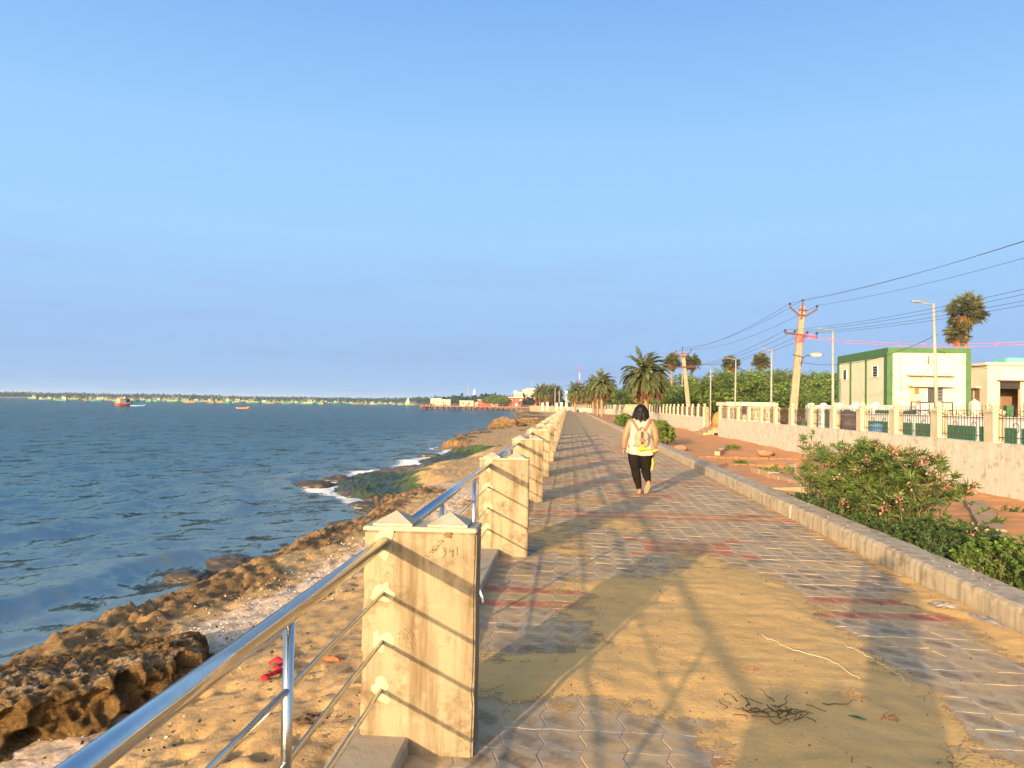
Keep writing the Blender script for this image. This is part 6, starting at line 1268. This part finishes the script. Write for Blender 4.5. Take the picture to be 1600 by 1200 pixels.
block('white_house', 'white two-storey house at the head of the promenade', -1.2, 300, 7, 6, 6.5, 'white_plain', [(0.8, 3, 1, 2.6), (0.8, 6.2, 4.0, 5.4), (4, 6.2, 1, 2.6)])
block('bus', 'blue-sided long vehicle parked behind the cream sea wall', -12.5, 300, 6.5, 2.3, 2.7, 'bblue', [(0.6, 2.6, 1.4, 2.3), (3.4, 5.6, 1.4, 2.3)]) if False else None
g = random.Random(9)
for i in range(14):
    y_ = 530 + i * 11 + g.uniform(-4, 4); x_ = float(np.interp(y_, [430, 560, 800], [-24, -60, -120])) + g.uniform(3, 9); block('shore_house', 'small tan house in the huddle along the shore behind the pier', x_ - 5, y_, g.uniform(4, 7), 5, g.uniform(1.8, 3.0), g.choice(('cream_b', 'bbrown', 'pierdeck', 'cream_far', 'red_b')), [(1, 2, 0.8, 1.5)], roofm=g.choice(('bbrown', 'pierdeck', 'white_wall')))['group'] = 'houses along the shore behind the pier'
def dome_tower(x, y, s_, label):
    root = empty('domed_shrine', (x, y, -0.6)); tag(root, label, 'shrine'); mb = MB(); mb.box(-3 * s_, 3 * s_, -3 * s_, 3 * s_, -0.5, 4 * s_); mb.build('base', M['cream_far'], root); mb = MB(); mb.loft([ring((0, 0, z * s_), r * s_, r * s_, 12) for z, r in ((4.002, 2.2), (6, 2.2), (7.2, 1.7), (8.2, 0.9), (9.5, 0.1))]); mb.build('dome', M['white_wall'], root)
dome_tower(-168, 830, 0.75, 'small domed cream shrine on the far shore left of the pier'); dome_tower(-107, 660, 0.5, 'smaller domed cream shrine on the shore behind the pier end')
root = empty('white_spire', (-142, 1200, 0)); tag(root, 'slim white spire rising above the far woods', 'tower'); mb = MB(); mb.loft([ring((0, 0, z), r, r, 10) for z, r in ((-1, 2.6), (10, 2.6), (13, 2.0), (20, 1.6), (24, 0.2))]); mb.build('shaft', M['white_plain'], root)
root = empty('lattice_mast', (-152, 1200, 0)); tag(root, 'thin lattice mast left of the white spire', 'mast'); mb = MB()
for s1 in (-1, 1):
    for s2 in (-1, 1): mb.tube([(s1 * 1.2, s2 * 1.2, 0), (s1 * .3, s2 * .3, 30)], 0.14, 4)
for k in range(12): z = k * 2.5; r = 1.2 - 0.9 * z / 30; mb.tube([(-r, -r, z), (r, -r, z + 2.2)], 0.08, 4); mb.tube([(r, r, z), (-r, r, z + 2.2)], 0.08, 4)
mb.build('frame', M['galv'], root)
root = empty('lattice_mast', (4.2, 320, 0)); tag(root, 'red and white mast above the far date palms', 'mast')
for k in range(6): mb = MB(); mb.tube([(0, 0, k * 2.9), (0, 0, k * 2.9 + 2.89)], 0.13, 6); mb.build('segment', M['red_b'] if k % 2 else M['white_plain'], root)
# cream sea wall closing the promenade on the sea side
root = empty('sea_wall', (-11.8, 244, 0)); tag(root, 'cream sea wall with square piers at the far end of the beach', 'wall'); mb = MB(); mb.box(0, 11.4, 0, 0.5, -1.6, 1.2); mb.build('solid_wall', M['pillar'], root)
for k, x in enumerate((3.9, 5.3, 8.2, 9.6, 11.1)): mb = MB(); mb.bbox(x - 0.35, x + 0.35, -0.1, 0.6, -0.2, 2.2 + 0.2 * (k % 2), 0.05); mb.build('pier', M['white_wall'], root)
for i, (x, y) in enumerate([(-4.2, 246.5), (-2.9, 246.5)]):
    root = empty('concrete_pole', (x, y, 0)); tag(root, ['pale pole just right of the palm clump', 'pale pole second right of the palm clump'][i], 'pole'); mb = MB(); mb.tube([(0, 0, 0), (0, 0, 7.0 - i)], [0.16, 0.1], 8); mb.build('shaft', M['galv'], root)
root = empty('broadleaf_tree'); bpy.data.objects.remove(root)
for i, (x, y, s_) in enumerate([(-46, 505, 1.2), (-41, 500, 1.1), (-52, 515, 1.0)]): place_tree(i % 2, x, y, s_ * 1.1, i, 'round green tree left of the red and cream building', 'trees beside the red building')
# ------------------------------------------------------------------ garden edging, litter and debris
def edging(label, pts, w=0.16, h=0.10, bl=0.24, mat='edging', z0=-0.095):
    root = empty('garden_edging', (0, 0, 0)); tag(root, label, 'edging', 'low garden bed edgings'); g = random.Random(len(pts) * 7 + int(pts[0][0] * 10))
    for a, b in zip(pts[:-1], pts[1:]):
        a, b = Vector((*a, 0)), Vector((*b, 0)); d = b - a; n = max(1, int(d.length / bl)); ang = math.atan2(d.y, d.x)
        for k in range(n):
            c = a.lerp(b, (k + 0.5) / n); mb = MB(); mb.bbox(-d.length / n / 2 + 0.006, d.length / n / 2 - 0.006, -w / 2, w / 2, -0.12, h + g.uniform(-0.012, 0.012), 0.012); o = mb.build('brick', M[mat], root, (c.x + g.gauss(0, .004), c.y + g.gauss(0, .004), z0)); o.rotation_euler = (g.gauss(0, .02), g.gauss(0, .02), ang + g.gauss(0, .02))
edging('brick edging running right from the concrete strip beside the hedge', [(5.5, 10.55), (6.9, 10.2), (9.0, 9.7)], 0.11, 0.07, 0.22, 'brick')
edging('wide concrete strip from the wall foot to the brick edging, right of the oleander', [(5.5, 10.7), (6.6, 13.2), (7.6, 15.6)], 0.34, 0.07, 0.9)
edging('concrete bed edging behind the oleander, nearest the kerb', [(3.9, 16.6), (5.2, 16.9), (5.0, 21.8)], 0.28, 0.11, 0.8)
edging('straight concrete edging crossing the soil behind the oleander', [(5.3, 17.4), (6.6, 24.5)], 0.22, 0.08, 0.8)
edging('curved brick edging on the red soil in the middle of the garden', [(6.0, 19.5), (6.9, 20.3), (7.3, 21.6), (6.9, 23.0), (5.9, 23.8), (4.6, 23.9)], 0.10, 0.07, 0.2, 'brick')
edging('brick edging row farther back across the red soil', [(4.3, 27.0), (6.2, 27.4), (7.6, 26.6)], 0.12, 0.08, 0.24, 'brick')
edging('long concrete edging toward the wall gap', [(5.4, 29.5), (6.9, 35.5)], 0.2, 0.1, 1.0)
for i, (x, y, r, l) in enumerate([(7.0, 29.0, 0.22, 'rounded brown stone on the red soil before the wall'), (4.35, 31.3, 0.2, 'grey lump of rubble beside the kerb shrub'), (5.0, 13.9, 0.12, 'small stone on the soil left of the oleander'), (7.9, 18.9, 0.2, 'soil-stained stone at the foot of the wall behind the oleander')]):
    boulder('loose_stone', (x, y, 0.02), (r * 1.3, r, r * 0.62), M['pebble'], l, 'stone', None, 80 + i, 2)
for i in range(0): boulder('soil_heap', (7.2 + 0.22 * i - 0.5 * (i % 2), 44.0 + 1.3 * i, -0.03), (0.7, 0.9, 0.11), M['soil'], 'low heap of red soil by the wall gap', 'soil heap', 'red soil heaps by the wall gap', 90 + i, 3)
# dried seaweed clump on the drifted sand
def twigs(name, label, c, n, r, seed, mat='twig', th=0.0035, zz=0.03, group=None):
    g = random.Random(seed); mb = MB()
    for _ in range(n):
        a = g.uniform(0, 6.28); p = Vector((g.gauss(0, r * 0.5), g.gauss(0, r * 0.35), g.uniform(0.004, zz))); pts = [p]; a0 = a
        for k in range(g.randint(3, 6)): a0 += g.gauss(0, 0.6); p = p + Vector((math.cos(a0), math.sin(a0) * 0.8, 0)) * r * g.uniform(0.10, 0.26); p.z = max(0.003, p.z + g.gauss(0, 0.008)); pts.append(p.copy())
        mb.tube(pts, [th * (1 - 0.6 * i / len(pts)) for i in range(len(pts))], 4, False)
    return tag(mb.build(name, M[mat], None, c), label, 'debris', group)
Zs = 0.022
twigs('seaweed_clump', 'tangle of dark dried seaweed on the drifted sand', (1.05, 4.27, Zs), 34, 0.20, 3)
for i, (x, y, l) in enumerate([(1.15, 4.93, 'thin dry twigs behind the seaweed tangle'), (1.72, 3.78, 'scatter of small twigs at the lower right of the sand'), (1.65, 4.25, 'few reddish twig bits right of the seaweed tangle'), (1.35, 3.68, 'little twig scrap on the sunlit strip of sand'), (1.62, 4.55, 'small dark twig at the end of the pale string'), (3.05, 6.7, 'dark curl of twig beside the plastic bag')]): twigs('dry_twigs', l, (x, y, Zs - 0.004), 7, 0.09, 30 + i, 'twig' if i % 2 else 'leafdry', 0.0025, 0.012)
g = random.Random(5)
def string(label, pts, seed):
    g = random.Random(seed); mb = MB(); P = []
    for a, b in zip(pts[:-1], pts[1:]):
        for k in range(8): q = Vector((*a, 0)).lerp(Vector((*b, 0)), k / 8); P.append((q.x + g.gauss(0, .006), q.y + g.gauss(0, .008), 0.034 + g.uniform(-0.003, 0.008)))
    mb.tube(P, 0.0013, 5); tag(mb.build('pale_string', M['string']), label, 'string')
string('long pale string lying across the sand, left one of two', [(1.33, 5.72), (1.46, 5.4), (1.66, 5.12), (1.72, 4.75)], 2); string('pale string lying on the sand, right one of two', [(1.86, 5.52), (1.93, 5.2), (1.97, 4.95), (1.95, 4.72)], 3)
mb = MB(); mb.add([(0, 0, 0), (0.05, 0.012, 0.008), (0.10, 0.0, 0.004), (0.05, -0.012, 0.008)], [(0, 1, 2, 3)]); mb.add([(0, 0, -0.003), (0.05, 0.012, 0.004), (0.10, 0.0, 0.001), (0.05, -0.012, 0.004)], [(3, 2, 1, 0)]); tag(mb.build('green_leaf', M['green_sheet'], None, (1.53, 4.2, 0.034), 2.6), 'single small dark green leaf on the sand', 'leaf')
# crumpled plastic bag against the kerb
def crumple(name, label, c, sx, sy, sz, mat, seed, cat, rz=0.0):
    xs = np.linspace(-1, 1, 26); X, Y = np.meshgrid(xs, xs); w = np.clip(1 - (np.abs(X) ** 3 + np.abs(Y) ** 3), 0, 1); Z = sz * (0.25 + 0.75 * w) * (0.5 + 0.5 * ridged(X * 1.6 + seed, Y * 1.6, o=3, s=seed)); e = 1 + 0.2 * fbm(X * 2 + seed, Y * 2, o=2, s=seed + 1)
    return tag(link(name, np_mesh(name, np.stack([X * sx * e, Y * sy * e, np.maximum(Z, 0.003)], -1).reshape(-1, 3), grid_faces(26, 26), M[mat]), None, c, rz), label, cat)
crumple('plastic_bag', 'crumpled pale plastic bag lying against the kerb', (3.08, 6.78, 0.012), 0.10, 0.07, 0.05, 'plastic', 4, 'plastic bag'); crumple('plastic_strip', 'twisted plastic strip trailing along the kerb from the bag', (3.18, 6.38, 0.014), 0.035, 0.30, 0.035, 'plastic', 9, 'plastic', 0.15)
# things on the beach sand
def on_beach(x, y): return float(beach_h(np.array([[x]]), np.array([[y]]))[0][0, 0])
def ribbon(name, label, pts, w, mat, cat):
    mb = MB(); V = []
    for i, (x, y, z) in enumerate(pts):
        a = Vector(pts[max(0, i - 1)]); b = Vector(pts[min(len(pts) - 1, i + 1)]); t = (b - a).normalized(); s_ = Vector((-t.y, t.x, 0)) * w / 2 * (1 + 0.3 * math.sin(i * 2)); V += [Vector((x, y, z)) + s_, Vector((x, y, z + 0.018)), Vector((x, y, z)) - s_]
    F = [(i * 3 + k, i * 3 + k + 1, i * 3 + k + 4, i * 3 + k + 3) for i in range(len(pts) - 1) for k in (0, 1)]; mb.add(V, F, True); o = mb.build(name, M[mat]); m_ = o.modifiers.new('t', 'SOLIDIFY'); m_.thickness = 0.006; return tag(o, label, cat)
zr = on_beach(-2.4, 6.5) + 0.03
ribbon('red_ribbon', 'twisted bright red ribbon of cloth on the sand behind the foreground railing', [(-2.52, 6.72, zr + .01), (-2.46, 6.75, zr + .05), (-2.38, 6.72, zr + .02), (-2.41, 6.60, zr + .03), (-2.34, 6.53, zr + .03), (-2.41, 6.45, zr + .01), (-2.42, 6.36, zr + .03), (-2.38, 6.33, zr + .01)], 0.075, 'redcloth', 'cloth')
for i, (x, y, m_, l, s_) in enumerate([(-2.0, 6.85, 'leafdry', 'curled orange-brown leaf on the sand left of the nearest pillar', 0.08), (-1.75, 5.45, 'twig', 'dark clump of dried weed on the sand below the railing post', 0.10), (-1.42, 5.75, 'leafdry', 'reddish dry scrap on the sand beside the nearest pillar', 0.07), (-2.9, 9.6, 'twig', 'dark stick fragment lying in the shell litter', 0.10)]):
    crumple('beach_litter', l, (x, y, on_beach(x, y) + 0.008), s_, s_ * 0.55, 0.05, m_, 40 + i, 'litter', i * 0.7)
mb = MB(); z = on_beach(-1.55, 5.95) + 0.03; mb.tube([(-1.72, 5.92, z), (-1.55, 5.98, z + .005), (-1.42, 5.96, z)], [0.014, 0.018, 0.012], 6); tag(mb.build('driftwood_stick', M['palmbark']), 'short pale driftwood stick on the sand left of the nearest pillar', 'stick')
# shell and coral chips scattered over the drift line and the paving
def chips(name, label, n, fx, mat, s0, s1, seed):
    g = np.random.default_rng(seed); P = fx(g, n); parts = []; D = g.normal(size=(len(P), 3)); D[:, 2] *= 0.3; sz = g.uniform(s0, s1, len(P)); V, F = leaves(P, D, sz, sz * g.uniform(0.5, 0.9, len(P)), g); tag(link(name, np_mesh(name, V, F, M[mat], False)), label, 'litter', kind='stuff')
def fx_shell(g, n):
    y = g.uniform(5.5, 20, n); x = shore(y) + 2.3 + g.normal(0, 0.45, n); h = beach_h(x[None], y[None])[0][0]; return np.stack([x, y, h + 0.012], -1)
chips('shell_litter', 'pale broken shells scattered along the drift line of the beach', 3600, fx_shell, 'shellc', 0.010, 0.032, 5)
chips('shell_litter', 'dark dry weed flecks scattered over the beach sand', 1500, lambda g, n: (lambda x, y: np.stack([x, y, beach_h(x[None], y[None])[0][0] + 0.01], -1))(g.uniform(-4.2, -1.2, n), g.uniform(3.5, 18, n)), 'twig', 0.012, 0.05, 6)
chips('grit', 'tiny dark grit and leaf bits scattered over the sandy paving', 900, lambda g, n: np.stack([g.uniform(-0.3, 3.2, n), g.uniform(3.3, 13, n), np.full(n, 0.037)], -1), 'twig', 0.006, 0.020, 7)
chips('fallen_petals', 'dry petals scattered along the top of the kerb', 150, lambda g, n: np.stack([g.uniform(3.32, 3.56, n), g.uniform(6.5, 18, n), np.full(n, 0.210)], -1), 'shellc', 0.008, 0.018, 8)
# ------------------------------------------------------------------ sea haze
hm = bpy.data.materials.new('haze'); hm.use_nodes = True; nt = hm.node_tree; nt.nodes.clear()
ho = nt.nodes.new('ShaderNodeOutputMaterial'); hv = nt.nodes.new('ShaderNodeVolumePrincipled'); hv.inputs['Color'].default_value = (0.55, 0.74, 1.0, 1); hv.inputs['Density'].default_value = 0.00012; hv.inputs['Anisotropy'].default_value = 0.0
nt.links.new(hv.outputs[0], ho.inputs['Volume'])
mb = MB(); mb.box(-6400, 6400, -6400, 6400, -6.0, 40.0); hz = mb.build('haze', hm); tag(hz, 'thin blue sea haze over the bay', 'haze', kind='stuff')
